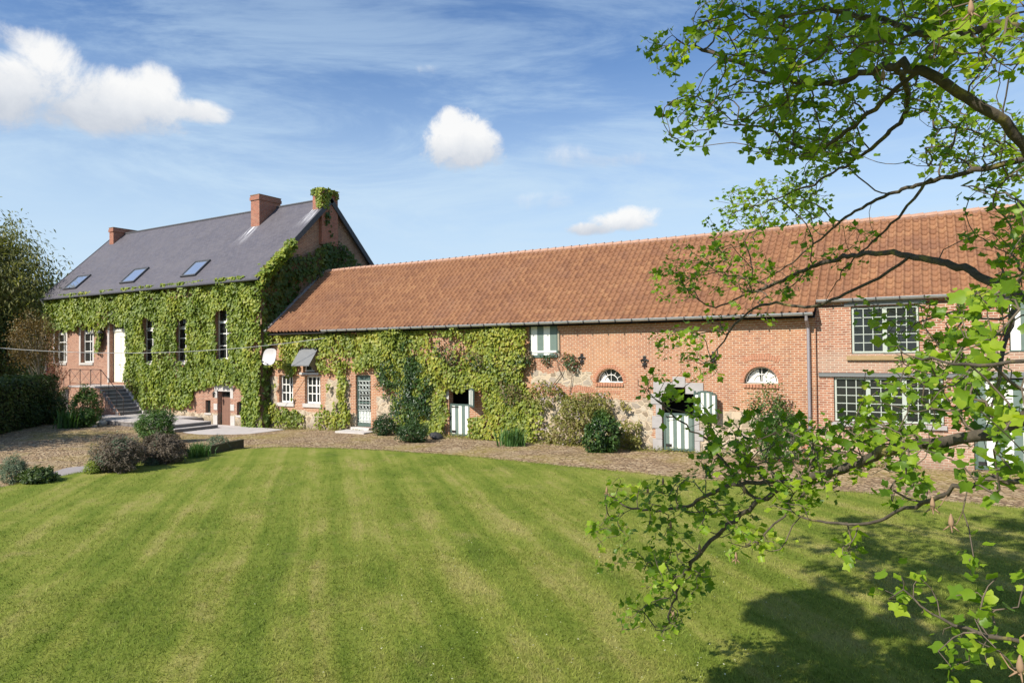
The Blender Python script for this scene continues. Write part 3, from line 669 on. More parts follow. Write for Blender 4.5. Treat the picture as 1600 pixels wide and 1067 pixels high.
for (a, b_, c, d) in ((-32.73, -32.30, .44, 1.11), (-30.16, -29.70, .41, 1.08)):
    o = window(house, a+.01, b_-.01, c+.01, d, HY0+.14, M['green'], 1, 1, .03, .04)
    mb = MB(); mb.box(a-.06, b_+.06, HY0-.03, HY0+.12, c-.10, c-.002); mb.build('sill', M['palestone'], o)
    mb = MB()
    for k in (1, 2): mb.tube([(a+(b_-a)*k/3, HY0+.08, c), (a+(b_-a)*k/3, HY0+.08, d)], .012, 5)
    mb.build('bars', M['iron'], o)

# lanterns on the house front
def lantern(px, py, label, s=1.0):
    P = hitY(px, py, HY0-.25); tt = thing('wall_lantern', label, 'wall lamp', tuple(P), 'lanterns on the house front')
    x, y, z = P; mb = MB()
    for a in range(4):
        sx, sy = ((-1, -1), (1, -1), (1, 1), (-1, 1))[a]; mb.tube([(x+sx*.11*s, y+sy*.11*s, z+.16*s), (x+sx*.075*s, y+sy*.075*s, z-.18*s)], .012, 4)
    mb.lathe((x, y, z), [(0.01, .34*s), (.05*s, .30*s), (.16*s, .17*s), (.16*s, .15*s), (0, .15*s)], 8); mb.lathe((x, y, z), [(0, -.24*s), (.085*s, -.2*s), (.085*s, -.18*s), (0, -.18*s)], 8)
    mb.build('lantern_frame', M['iron'], tt)
    mb = MB(); mb.lathe((x, y, z), [(.07*s, -.175*s), (.10*s, .145*s)], 8); mb.build('glass', M['glass'], tt)
    mb = MB(); mb.tube([(x, y, z+.33*s), (x, y+.05, z+.42*s), (x, HY0+.01, z+.36*s)], .014, 5); mb.tube([(x, HY0-.015, z+.2*s), (x, HY0-.015, z+.5*s)], .02, 5); mb.build('bracket', M['iron'], tt)
lantern(157, 526, 'large black lantern hanging between the second window and the cream front door', 1.35)
lantern(334, 617, 'small black lantern just left of the brown cellar door', .55)

# ------------------------------------------------------------------ front steps, railings, terrace
st = thing('front_steps', 'brick staircase with shade-toned stone steps climbing to the cream front door', 'staircase', (-41, -1.2, 0))
NR, TX0, TX1, SY = 9, -40.12, -37.80, -1.88
zt = 1.78; ze = -0.02; dz = (zt-ze)/NR; dx = (TX1-TX0)/NR
mb = MB(); mb.box(-43.6, TX0-.002, SY, HY0-.002, -.3, zt-.09); mb.box(-45.8, -43.602, SY+.001, HY0-.003, -.3, 1.0)
mb.face([(TX0, SY, -.3), (TX1, SY, -.3), (TX1, SY, ze+.02)]+[(TX1-dx*k, SY, ze+.02+dz*k) for k in range(1, NR)]+[(TX0, SY, zt-.2)])
mb.build('stair_wall', M['house_brick'], st)
mb = MB(); mb.box(-43.65, TX0+.03, SY-.04, HY0-.001, zt-.088, zt); mb.build('landing', M['terrace'], st)
for k in range(NR-1):
    z = zt-dz*(k+1); xa = TX0+dx*k; mb = MB(); mb.box(xa+.001*k, xa+dx+.03, SY-.03, HY0-.004, z-dz+.001, z); mb.build('step', M['riser_shade'], st)
    mb = MB(); mb.box(xa+.002, xa+dx+.028, SY-.028, HY0-.006, z+.0005, z+.022); mb.build('tread', M['terrace'], st)
for k in range(6):
    xb = -43.6-.36*k; mb = MB(); mb.box(xb-.39, xb-.001*k-.05, SY-.03, HY0-.004, -.2, zt-.26*(k+1)); mb.build('step', M['riser_shade'], st)
mb = MB(); mb.box(TX0, TX1+.2, HY0-.20, HY0-.007, -.2, .15)
for k in range(NR-1): mb.box(TX0+dx*k, TX0+dx*(k+1)-.002, HY0-.21, HY0-.008, .151, zt-dz*(k)+.02)
mb.build('stringer', M['palestone'], st)
rl = thing('stair_railing', 'dark iron railing with crossed bars along the landing of the front steps', 'railing', (-41.5, SY, zt))
mb = MB(); y = SY+.06; zr = zt+.95
mb.tube([(-43.6, y, zr), (TX0-.1, y, zr)], .022, 5); mb.tube([(-43.6, y, zt+.12), (TX0-.1, y, zt+.12)], .015, 5)
mb.tube([(TX0-.1, y, zr), (TX1-.1, y, zr-1.62)], .02, 5); mb.tube([(-43.6, y, zr), (-45.7, y, zr-1.5)], .02, 5)
mb.build('handrail', M['rust_iron'], rl)
for x in (-43.6, -42.45, -41.3, TX0-.1):
    mb = MB(); mb.tube([(x, y, zt), (x, y, zr)], .022, 5); mb.build('post', M['rust_iron'], rl)
for x, k in ((-39.4, .45), (-38.6, 1.0), (-37.95, 1.5), (-44.3, .5), (-45.0, 1.0), (-45.6, 1.42)):
    mb = MB(); mb.tube([(x, y, zt-k-.12), (x, y, zr-k)], .018, 5); mb.build('post', M['rust_iron'], rl)
for a, b_ in ((-43.6, -42.45), (-42.45, -41.3), (-41.3, TX0-.1)):
    mb = MB(); mb.tube([(a, y, zt+.13), (b_, y, zr-.02)], .011, 4); mb.tube([(a, y+.02, zr-.02), (b_, y+.02, zt+.13)], .011, 4); mb.build('crossed_bars', M['rust_iron'], rl)
te = thing('terrace', 'raised grey stone terrace with two shallow steps beside the cellar door', 'terrace', (-34, -2, 0))
mb = MB(); mb.box(-39.2, -32.9, -3.75, HY0-.01, -.3, .17); mb.box(-32.899, -30.52, -3.75, -1.62, -.3, .17); mb.build('platform', M['riser_shade'], te)
mb = MB()
for i in range(9):
    for j in range(4):
        if i < 6 or j < 2: mb.box(-39.22+.97*i, -39.22+.97*(i+1)-.012, -3.77+(.84 if i < 6 else 1.075)*j, -3.77+(.84 if i < 6 else 1.075)*(j+1)-.012, .172, .205)
mb.build('paving', M['terrace'], te)
mb = MB(); mb.box(-30.5, -30.16, -3.78, -1.5, -.3, .0); mb.build('step', M['riser_shade'], te)
mb = MB(); mb.box(-30.5, -30.13, -3.8, -1.49, .002, .03); mb.build('tread', M['terrace'], te)
mb = MB()
for i in range(-2, 3):
    for j in range(3):
        if i >= 0 or j == 2: mb.box(-30.1+1.2*i, -30.1+1.2*(i+1)-.012, -3.85+1.14*j, -3.85+1.14*(j+1)-.012, -.3, -.135+.002*((i+j) % 2))
tag(mb.build('stone_landing', M['terrace']), 'flat grey paving slabs in front of the brown cellar door', 'paving')

# ------------------------------------------------------------------ barn with its brick wing
BX0, BX1, BD = -28.24, 9.0, 7.2
barn = thing('barn', 'long brick and stone barn with red pantile roof, striped doors and arched windows', 'barn', (-10, 3, 0))
HK = (-10.32, -9.26, 2.34, 2.85, .51); HL = (-5.05, -3.98, 2.38, 2.93, .535)
bh = [(-27.45, -26.45, 1.00, 2.48), (-25.63, -24.56, 1.00, 2.45), (-22.30, -21.38, 0.16, 2.51), (-25.75, -24.78, 2.62, 3.45), (-17.02, -15.98, 0.02, 2.07, .12), (-13.06, -11.89, 3.31, 4.5), HK, HL, (-7.83, -6.70, 0.0, 2.22, .15)]
mb = MB(); wall_holes(mb, BX0, -2.86, -.5, 4.75, 0.0, bh, .30)
mb.box(BX0, -2.86, .85, 1.0, -.5, .05)
mb.build('wall', M['barn_brick'], barn)
WY = 0.10
wh = [(-1.87, -.08, 3.33, 4.76), (-2.38, .50, 1.25, 2.62), (1.19, 3.45, 0.03, 2.63), (2.05, 3.5, 3.35, 4.79)]
mb = MB(); wall_holes(mb, -2.858, BX1, -.5, 5.02, WY, wh, .25)
mb.face([(-2.858, 0, -.5), (-2.858, WY, -.5), (-2.858, WY, 5.02), (-2.858, 0, 5.02)])
mb.face([(BX1, WY, -.5), (BX1, BD, -.5), (BX1, BD, 4.7), (BX1, 3.6, 7.85), (BX1, WY, 4.95)])
mb.face([(BX0, BD, -.5), (BX1, BD, -.5), (BX1, BD, 4.7), (BX0, BD, 4.7)])
mb.build('wing_wall', M['wing_brick'], barn)
mb = MB()
mb.face([(BX0+.02, 1.2, -.4), (BX1-.1, 1.2, -.4), (BX1-.1, 1.2, 4.6), (BX0+.02, 1.2, 4.6)])
mb.build('interior', M['dark'], barn)
# brick corbel course under the eave
mb = MB(); mb.box(BX0, -13.1, -.05, -.002, 4.28, 4.36); mb.box(-11.85, -2.9, -.05, -.002, 4.28, 4.36)
mb.box(BX0, -13.1, -.10, -.003, 4.3605, 4.46); mb.box(-11.85, -2.9, -.10, -.003, 4.3605, 4.46)
mb.build('cornice', M['barn_brick'], barn)
# pantile roof
EY, EZ, RY, RZ = -.35, 4.62, 3.605, 7.96
def pantile(x0, x1, y0, z0, y1, z1, seed):
    d = np.array([0, y1-y0, z1-z0]); L = np.linalg.norm(d); d /= L; nrm = np.array([0, -d[2], d[1]])
    nrm = nrm if nrm[2] > 0 else -nrm
    rows = max(1, round(L/.295)); e = L/rows; cols = round((x1-x0)/.235); w = (x1-x0)/cols; SEG = 8
    xs = np.linspace(x0, x1, cols*SEG+1); u = np.arange(cols*SEG+1)/SEG; uf = u % 1
    prof = .044*np.cos(2*np.pi*uf)+.021*np.cos(4*np.pi*uf+.6)
    r2 = np.random.default_rng(seed); Vs, Fs, A = [], [], []; nx = len(xs); base = 0
    for r in range(rows):
        jit = np.repeat(r2.normal(0, .010, cols), SEG); jit = np.append(jit, jit[-1]); jh = np.repeat(r2.normal(0, .004, cols), SEG); jh = np.append(jh, jh[-1])
        for (s_, h_) in ((r*e-.012, -.012), (r*e-.012, .040), ((r+1)*e+.02, .0)):
            ss_ = s_+jit; sag = (vnoise(xs*.23, s_*.3+0*xs, 0, 11)-.5)*.10+(vnoise(xs*.9, s_*.6+0*xs, 0, 12)-.5)*.025
            hh = prof+h_+jh+sag
            Vs.append(np.stack([xs, y0+d[1]*ss_+nrm[1]*hh, z0+d[2]*ss_+nrm[2]*hh], 1))
        tile = r2.random(cols)*.75+.25*vnoise(np.arange(cols)*.15, r*.3+np.zeros(cols), 0, 9)
        i = np.arange(nx-1)
        for k in (0, 1):
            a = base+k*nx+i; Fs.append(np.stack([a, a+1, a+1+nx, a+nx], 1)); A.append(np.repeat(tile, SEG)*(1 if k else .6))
        base += 3*nx
    return np.concatenate(Vs), np.concatenate(Fs), np.concatenate(A)
k_ = (RZ-EZ)/(RY-EY)
parts_ = [pantile(-28.0, -2.84, EY, EZ, RY, RZ, 1), pantile(-2.84, BX1+.2, .04, EZ+k_*(.04-EY), RY, RZ, 2), pantile(-28.0, BX1+.2, 2*RY-EY, EZ, RY, RZ, 3)]
Vv, Ff, Aa = [], [], []; b0 = 0
for V, F, A in parts_: Vv.append(V); Ff.append(F+b0); Aa.append(A); b0 += len(V)
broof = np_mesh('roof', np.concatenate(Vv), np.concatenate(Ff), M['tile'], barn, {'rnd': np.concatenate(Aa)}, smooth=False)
mb = MB()
for (x0, x1, ya, za) in ((-28.0, -2.83, EY+.02, EZ-.17), (-2.83, BX1+.15, .06, EZ+k_*(.06-EY)-.17)): mb.face([(x0, ya, za), (x1, ya, za), (x1, RY, RZ-.20), (x0, RY, RZ-.20)])
mb.face([(-28, 2*RY-EY, EZ-.17), (BX1, 2*RY-EY, EZ-.17), (BX1, RY, RZ-.20), (-28, RY, RZ-.20)])
mb.keep = 1; mb.build('roof_deck', M['dark'], broof)
mb = MB(); x = -28.0
while x < BX1+.1:
    sg = float(vnoise(x*.23, 1.5, 0, 11)-.5)*.10
    mb.tube([(x, RY, RZ+sg-.01), (x+.36, RY, RZ+sg+.005), (x+.40, RY, RZ+sg+.02)], [.105, .115, .125], 8); x += .385
mb.build('ridge_tiles', flat('ridge_tile', (0.40, 0.24, 0.17), .9, .3, 8), broof)
mb = MB(); mb.obox((-28.02, (EY+RY)/2, (EZ+RZ)/2+.03), (1, 0, 0), np.array([0, 1, k_])/math.hypot(1, k_), np.array([0, -k_, 1])/math.hypot(1, k_), .09, 2.65, .07); mb.build('flashing', M['zinc'], broof)
# gutters and downpipe
def gutter(x0, x1, y, z, name='gutter'):
    mb = MB(); r = .085; n = 8; pr = [(r*math.cos(math.pi+math.pi*k/n), r*math.sin(math.pi+math.pi*k/n)) for k in range(n+1)]
    for k in range(n):
        (a, b_), (c, d) = pr[k], pr[k+1]; mb.face([(x0, y+a, z+b_), (x1, y+a, z+b_), (x1, y+c, z+d), (x0, y+c, z+d)])
    mb.tube([(x0, y-r, z), (x1, y-r, z)], .014, 5)
    for x in (x0, x1): mb.face([(x, y+a, z+b_) for a, b_ in pr])
    g = mb.build(name, M['zinc'], barn); mb = MB(); x = x0+.4
    while x < x1: mb = MB(); mb.box(x-.015, x+.015, y-r-.02, y+r, z-r-.008, z-r+.02); mb.box(x-.015, x+.015, y-r-.02, y-r-.0145, z-r+.0201, z+.02); mb.build('bracket', M['iron'], g); x += .62
    return g
gutter(-24.0, -2.88, -.42, 4.60)
gutter(-2.82, BX1, -.02, 5.00)
mb = MB(); mb.tube([(-3.07, -.42, 4.52), (-3.07, -.40, 4.40), (-3.06, -.09, 4.15), (-3.06, -.08, .0)], .05, 10)
for z in (1.0, 2.3, 3.5): mb.tube([(-3.06, -.08, z), (-3.06, -.08, z+.05)], .058, 10)
mb.build('downpipe', flat('lilac_zinc', (0.33, 0.30, 0.32), .5, .15, 5, metal=.3), barn)
mb = MB(); mb.box(-2.80, 1.05, WY-.06, WY-.002, 2.632, 2.74); mb.box(-2.80, 1.05, WY-.075, WY-.003, 2.7405, 2.755); mb.build('steel_lintel', M['steel_beam'], barn)
for q0, q1 in ((-2.05, .1), (1.5, 4.0)): mb = MB(); mb.box(q0, q1, WY-.04, WY-.002, 4.79, 4.95); mb.build('eave_beam', M['steel_beam'], barn)
mb = MB(); mb.box(-2.0, .05, WY-.09, WY+.2, 3.14, 3.27); mb.build('timber_sill', M['stain_lintel'], barn)
# left casements
for (a, b_, c, d) in bh[:2]:
    window(barn, a+.01, b_-.01, c+.12, d-.01, .16, M['white'], 2, 3, .045, .07, sill=(a-.10, b_+.10, -.06, .15, c-.06, c+.115), sillmat=M['palestone'], mull=[((a+b_)/2+.06, (a+b_)/2+.14)])
# glazed grille door
a, b_ = -22.30, -21.38
mb = MB(); y = .10
mb.box(a+.005, a+.09, y, y+.07, .17, 2.5); mb.box(b_-.09, b_-.005, y, y+.07, .17, 2.5); mb.box(a+.09, b_-.09, y, y+.07, .17, .33); mb.box(a+.09, b_-.09, y, y+.07, 2.28, 2.5); mb.box(a+.09, b_-.09, y-.002, y+.06, 1.22, 1.30)
gd = mb.build('grille_door', M['green'], barn)
mb = MB(); mb.box(a+.08, b_-.08, y+.03, y+.04, .2, 2.4); mb.build('pane', M['glass'], gd)
mb = MB()
for zz0, zz1 in ((.35, .85),): mb.box(a+.1, b_-.1, y+.015, y+.025, zz0, zz1)
for k in range(4):
    x = a+.16+(b_-a-.32)*k/3; mb.tube([(x, y-.015, .33), (x, y-.015, 2.28)], .011, 4)
def ring(cx, cz, r, yy, n=12): return [(cx+r*math.cos(2*math.pi*k/n), yy, cz+r*math.sin(2*math.pi*k/n)) for k in range(n+1)]
for k in range(3):
    x = a+.16+(b_-a-.32)*(k+.5)/3
    for z in (.55, .80, 1.05, 1.45, 1.7, 1.95, 2.15): mb.tube(ring(x, z, .08, y-.014), .010, 4, cap=False)
for z in (.45, .92, 1.16, 1.38, 1.83, 2.05, 2.25): mb.box(a+.09, b_-.09, y-.024, y-.006, z-.01, z+.01)
mb.build('iron_grille', flat('pale_grille', (0.62, 0.66, 0.62), .5, .1, 8), gd)
mb = MB(); mb.box(a-.08, b_+.10, -.25, .28, -.02, .158); mb.box(a-.25, b_+.55, -1.05, -.252, -.05, .05); mb.build('door_step', M['palestone'], barn)
# hooded hatch
mb = MB(); mb.face([(-25.86, -.02, 3.80), (-24.66, -.02, 3.80), (-24.66, -.62, 2.98), (-25.86, -.62, 2.98)]); mb.face([(-25.86, -.02, 3.75), (-24.66, -.02, 3.75), (-24.66, -.62, 2.93), (-25.86, -.62, 2.93)])
mb.face([(-25.86, -.62, 2.98), (-24.66, -.62, 2.98), (-24.66, -.62, 2.93), (-25.86, -.62, 2.93)])
mb.face([(-24.66, -.02, 3.80), (-24.66, -.02, 3.75), (-24.66, -.62, 2.93), (-24.66, -.62, 2.98)]); mb.face([(-25.86, -.02, 3.80), (-25.86, -.02, 3.75), (-25.86, -.62, 2.93), (-25.86, -.62, 2.98)])
hd = mb.build('hatch_hood', M['hood'], barn)
mb = MB(); mb.face([(-24.70, -.01, 3.70), (-24.70, -.55, 2.98), (-24.70, -.01, 2.55)]); mb.face([(-24.73, -.01, 3.70), (-24.73, -.55, 2.98), (-24.73, -.01, 2.55)]); mb.build('hood_side', M['oldwood'], hd)
window(barn, -25.70, -24.83, 2.66, 3.42, .12, M['white'], 2, 1, .05, .06)
mb = MB(); mb.tube([(-25.9, -.03, 2.62), (-25.5, -.10, 2.52), (-25.1, -.10, 2.50), (-24.6, -.03, 2.58)], .02, 5); mb.box(-25.9, -24.6, -.10, -.003, 2.50, 2.61); mb.build('hatch_sill', M['palestone'], barn)
# striped boards
def striped(mb, x0, x1, y, z0, z1, n, th=.035, first=0, arch=0):
    w = (x1-x0)/n
    for k in range(n):
        zt_ = z1
        if arch: 
            u = ((k+.5)/n-.5)*2; zt_ = z1-arch*u*u
        mb.box(x0+w*k+.002, x0+w*(k+1)-.002, y, y+th, z0, zt_, (k+first) % 2)
SM = [M['stripe_white'], M['stripe_green'], M['green']]
def half_door(x0, x1, z0, z1, y, n, first=0, handle=True, name='stable_door'):
    mb = MB(); striped(mb, x0+.07, x1-.07, y, z0+.08, z1-.07, n, first=first)
    for (a, b_, c, d) in ((x0, x0+.068, z0, z1), (x1-.068, x1, z0, z1), (x0+.069, x1-.069, z0, z0+.078), (x0+.069, x1-.069, z1-.068, z1)): mb.box(a, b_, y-.012, y+.05, c, d, 2)
    o = mb.build(name, SM, barn)
    if handle: mb = MB(); mb.box(x0+.10, x0+.42, y-.03, y-.013, z1-.14, z1-.11); mb.box(x0+.10, x0+.13, y-.05, y-.031, z1-.16, z1-.09); mb.build('bolt', M['iron'], o); mb = MB(); mb.box(x0+.08, x0+.28, y-.02, y-.001, z0+.12, z0+.22); mb.build('latch_plate', M['iron'], o)
    return o
def open_leaf(hx, w, z0, z1, ang, n, first=0, arch=.0):
    mb = MB(); striped(mb, .06, w-.06, -.02, z0+.07, z1-.06, n, first=first, arch=arch)
    for (a, b_, c, d) in ((0, .059, z0, z1-.02), (w-.059, w, z0, z1-arch), (.06, w-.06, z0, z0+.068)): mb.box(a, b_, -.028, .022, c, d, 2)
    seg = 8
    for k in range(seg):
        xa, xb = .06+(w-.12)*k/seg, .06+(w-.12)*(k+1)/seg; u = ((xa+xb)/2/w-.5)*2; mb.box(xa, xb, -.027, .021, z1-.06-arch*u*u, z1-arch*u*u, 2)
    ca, sa = math.cos(ang), math.sin(ang)
    mb.v = [(hx+x*ca+y*sa, -.03-x*sa+y*ca, z) for x, y, z in mb.v]
    o = mb.build('door_leaf', SM, barn)
    mb = MB()
    for z in (z0+.15, z1-.25): mb.box(-.02, .3, .024, .034, z, z+.04)
    mb.v = [(hx+x*ca+y*sa, -.03-x*sa+y*ca, z) for x, y, z in mb.v]; mb.build('hinge', M['iron'], o)
half_door(-16.99, -16.01, .04, 1.36, .06, 5, 0)
open_leaf(-15.97, .78, 1.30, 2.05, rad(42), 5, 0, .06)
half_door(-7.80, -6.73, .03, 1.32, .06, 7, 1)
open_leaf(-6.69, .90, 1.24, 2.13, rad(20), 7, 0, .12)
mb = MB(); striped(mb, -13.04, -11.93, -.02, 3.36, 4.46, 4); mb.box(-13.08, -11.90, -.045, .05, 3.27, 3.355, 2); mb.box(-11.928, -11.87, -.03, .05, 3.357, 4.46, 2); mb.box(-13.1, -13.042, -.03, .05, 3.357, 4.46, 2); mb.box(-13.04, -11.93, -.04, -.021, 3.45, 3.53, 0)
mb.build('loft_shutter', SM, barn)
mb = MB(); mb.box(-11.86, -11.79, -.06, -.002, 3.3, 4.27); mb.build('shutter_post', M['stem_pale'], barn)
# wing doors, windows
GW = M['palegreen']
window(barn, -1.85, -.10, 3.35, 4.74, WY+.06, GW, 3, 5, .024, .055, mull=[(-1.03, -.91)], label='upper wing window of two small paned casements')
window(barn, -2.36, .48, 1.27, 2.60, WY+.06, GW, 3, 5, .024, .055, mull=[(-1.50, -1.38), (-.55, -.43)], label='lower wing window of three small paned casements', sill=(-2.45, .56, WY-.08, WY+.05, 1.12, 1.248), sillmat=M['bluestone'])
half_door(1.21, 3.43, .06, 1.22, WY+.05, 10, 1, name='wing_door'); half_door(1.21, 3.43, 1.25, 2.60, WY+.05, 10, 1, False, name='wing_door')
mb = MB(); striped(mb, 2.08, 3.47, WY+.02, 3.4, 4.75, 6); mb.box(2.05, 3.5, WY, WY+.1, 3.36, 3.398, 2); mb.build('loft_shutter', SM, barn)
mb = MB(); mb.box(1.0, 3.6, WY-.03, WY+.1, 2.635, 2.80); mb.build('door_lintel', M['steel_beam'], barn)
# arched windows
def arched(h):
    a, b_, c, d, rise = h; cx = (a+b_)/2; w = (b_-a)/2-.02; zc = d-rise+.02; y = .17
    mb = MB(); 
    def arcp(r, n=14, yy=y): return [(cx-r*math.cos(math.pi*k/n), yy, zc+r*math.sin(math.pi*k/n)) for k in range(n+1)]
    mb.tube(arcp(w-.02), .022, 5); mb.tube(arcp(w*.52), .015, 5); mb.tube([(cx-w, y, zc), (cx+w, y, zc)], .022, 5)
    for an in (30, 62, 90, 118, 150):
        q = rad(an); r0 = w*.52 if an != 90 else 0; mb.tube([(cx+r0*math.cos(q), y, zc+r0*math.sin(q)), (cx+(w-.02)*math.cos(q), y, zc+(w-.02)*math.sin(q))], .013, 4)
    o = mb.build('arched_window', M['white'], barn)
    mb = MB(); P = arcp(w, 14, y+.03); mb.face([(cx-w, y+.03, zc-.02)]+P[1:-1]+[(cx+w, y+.03, zc-.02)]); mb.build('pane', M['glass'], o)
    mb = MB(); P = [q for q in arcp(w*.86, 14, y+.024)]; mb.face([P[i] for i in ((0, 1, 2, 3, 4) if a < -8 else range(0, 7))]+[(cx-w*.1, y+.024, zc+.02)])
    if a > -8: P2 = arcp(w*.86, 14, y+.024); mb.face([P2[i] for i in (9, 10, 11, 12, 13, 14)]+[(cx+w*.05, y+.024, zc+.02), (cx+w*.05, y+.024, zc+w*.4)])
    mb.build('white_blind', M['white'], o)
    mb = MB(); n = 19; R = (b_-a)/2+.07
    for k in range(n):
        an = math.pi*(k+.5)/n; c_ = (cx-R*math.cos(an), -.001, d-rise+R*math.sin(an)); er = np.array([-math.cos(an), 0, math.sin(an)]); et = np.array([math.sin(an), 0, math.cos(an)])
        mb.obox(c_, et, (0, 1, 0), er, math.pi*R/n/2-.011, .012, .062)
    for k in range(11): xx = a-.02+(b_-a+.04)*(k+.5)/11; mb.obox((xx, -.02, c-.08), (1, 0, 0), (0, 1, 0), (0, 0, 1), .040, .035, .05)
    mb.build('brick_arch', M['arch_brick'], barn)
arched(HK); arched(HL)
# relieving arches: rings of upright bricks set flush
def flat_arch(cx, zc, R, half, tilt, y=-.003, ln=.09):
    n = int(2*half*R/.078); mb = MB()
    for k in range(n):
        an = -half+2*half*(k+.5)/n; er = np.array([math.sin(an), 0, math.cos(an)]); et = np.array([math.cos(an), 0, -math.sin(an)])
        mb.obox(np.array([cx, y, zc-R])+er*(R), et, (0, 1, 0), er, .028, .010, ln)
    mb.build('relieving_arch', M['arch_brick'], barn)
flat_arch(-4.5, 3.26, 1.4, .42, 0); flat_arch(-9.8, 2.02, 3.0, .14, 0, ln=.06); flat_arch(-10.9, 2.12, 1.0, .62, 0); flat_arch(-20.5, 2.7, 1.3, .3, 0)
# bluestone door surround
mb = MB(); a, b_ = -7.83, -6.70; zs = [-.1, .42, .78, 1.22, 1.62, 2.0]
for i in range(5):
    wl = (.34, .24, .36, .22, .40)[i]; wr = (.18, .30, .16, .28, .34)[i]
    mb.box(a-wl, a-.002, -.035+.004*(i % 2), .25, zs[i], zs[i+1]-.012)
    mb.box(b_+.002, b_+wr, -.03+.004*(i % 2), .24, zs[i], zs[i+1]-.012)
mb.box(a-.30, -7.45, -.036, .2, 2.001, 2.40); mb.box(-7.438, -7.0, -.032, .2, 2.225, 2.58); mb.box(-6.988, b_+.32, -.036, .2, 2.001, 2.38)
mb.build('door_surround', M['bluestone'], barn)
mb = MB(); mb.box(-17.25, -17.022, -.02, .2, 1.55, 2.0); mb.box(-17.2, -15.8, -.02, .2, 2.072, 2.25); mb.build('door_surround', M['palestone'], barn)
# iron wall anchors shaped as lilies
for (px_, py_) in ((909, 562), (1007, 566), (1115, 560)):
    P = hitY(px_, py_, -.02); x, _, z = P; mb = MB(); y = -.025
    mb.tube([(x, y, z-.22), (x, y, z+.20)], .022, 5); mb.obox((x, y, z+.16), (1, 0, 0), (0, 1, 0), (0, 0, 1), .05, .012, .07)
    for s in (-1, 1):
        mb.tube([(x, y, z+.02), (x+s*.07, y, z+.10), (x+s*.13, y, z+.07), (x+s*.11, y, z+.01)], [.03, .035, .03, .015], 5); mb.tube([(x, y, z-.06), (x+s*.08, y, z-.12), (x+s*.05, y, z-.17)], [.025, .022, .012], 5)
    mb.box(x-.09, x+.09, y-.016, y+.016, z-.05, z-.01); mb.build('wall_anchor', M['iron'], barn)

# ------------------------------------------------------------------ small things on the walls
dh = thing('satellite_dish', 'pale grey satellite dish on the wall by the corner of house and barn', 'satellite dish', (-28.3, -.9, 3.3))
P = hitY(423, 558, -.95); n_ = np.array([.12, -1, .25]); n_ /= np.linalg.norm(n_); a_ = np.cross([0, 0, 1], n_); a_ /= np.linalg.norm(a_); b2 = np.cross(n_, a_)
mb = MB(); R = .41; rings_ = 6
ang = np.linspace(0, 2*np.pi, 25)[:-1]
def sup(t_): c, s = math.cos(t_), math.sin(t_); return R*np.sign(c)*abs(c)**.62, R*np.sign(s)*abs(s)**.70
for off in (0, .02):
    for i in range(rings_):
        for k in range(24):
            q = []
            for (ii_, kk_) in ((i, k), (i+1, k), (i+1, k+1), (i, k+1)):
                f = ii_/rings_; x, y = sup(ang[kk_ % 24]); q.append(P+a_*x*f+b2*y*f+n_*(.10*f*f-off))
            mb.face(q)
mb.build('reflector', M['dish'], dh, smooth=True)
mb = MB(); lo = P-b2*.36+n_*.05; tip = P-b2*.30+n_*.42-a_*.12; mb.tube([lo, tip], .015, 5); mb.tube([tip, tip-n_*.12], .035, 8); mb.tube([lo, P-b2*.42+n_*.3+a_*.1], .012, 5)
mb.build('feed_arm', M['iron'], dh)
mb = MB(); mb.tube([P-n_*.04, P-n_*.15-b2*.1, (P[0]+.12, -.02, P[2]-.25)], .025, 6); mb.build('mount', M['iron'], dh)
a = at_d(-60, 538, 30); b_ = hitY(410, 541, -.55); c_ = hitY(515, 527, -.03); mb = MB()
def sagline(p, q, s, n=24): return [np.array(p)*(1-k/n)+np.array(q)*k/n-np.array([0, 0, s*4*(k/n)*(1-k/n)]) for k in range(n+1)]
mb.tube(sagline(a, c_, .55), .014, 5); tag(mb.build('overhead_cable', M['cable']), 'thin pale overhead cable strung from the left to the barn wall', 'cable')
P = ground_at(680, 686); mb = MB(); mb.lathe(P+np.array([0, 0.12, 0]), [(0, 0), (.26, .02), (.30, .10), (.22, .2), (.1, .25), (0, .26)], 9)
mb.v = [(x+.05*math.sin(9*z+3*y), y, z+.05*math.sin(5*x)) for x, y, z in mb.v]; tag(mb.build('dark_stone', M['darkrock'], smooth=True), 'dark rounded stone at the barn foot left of the small striped door', 'stone')
def rock(px_, py_, r, label):
    P = ground_at(px_, py_); bm = bmesh.new(); bmesh.ops.create_icosphere(bm, subdivisions=2, radius=r)
    for v in bm.verts: v.co *= .75+.5*float(vnoise(v.co.x*3/r*.4+px_, v.co.y*3/r*.4, v.co.z*3/r*.4, 3)); v.co.z *= .6; v.co += Vector((P[0], P[1], P[2]+r*.3))
    me = bpy.data.meshes.new('garden_rock'); bm.to_mesh(me); bm.free(); tag(link_mesh('garden_rock', me, M['rock']), label, 'rock', 'rocks at the foot of the left shrubs')
rock(158, 664, .28, 'larger pale rock at the foot of the shrub beside the front steps'); rock(146, 667, .2, 'smaller pale rock left of the larger one by the front steps')
P0, P1 = ground_at(325, 712), ground_at(381, 700); d = (P1-P0); L = np.linalg.norm(d[:2]); d = d/np.linalg.norm(d); mb = MB()
mb.obox((P0+P1)/2+np.array([-.1, 0, .16]), d, np.cross([0, 0, 1], d), (0, 0, 1), L/2, .09, .17); tag(mb.build('timber_edging', flat('shade_toned_mossy_timber', (0.07, 0.06, 0.03), .95, .5, 6, bump=.4), bevel=.015), 'low mossy timber edging of the flower bed at the lawn corner', 'bed edging')  # mossy timber, darkened further to stand in for shade on its lawn side

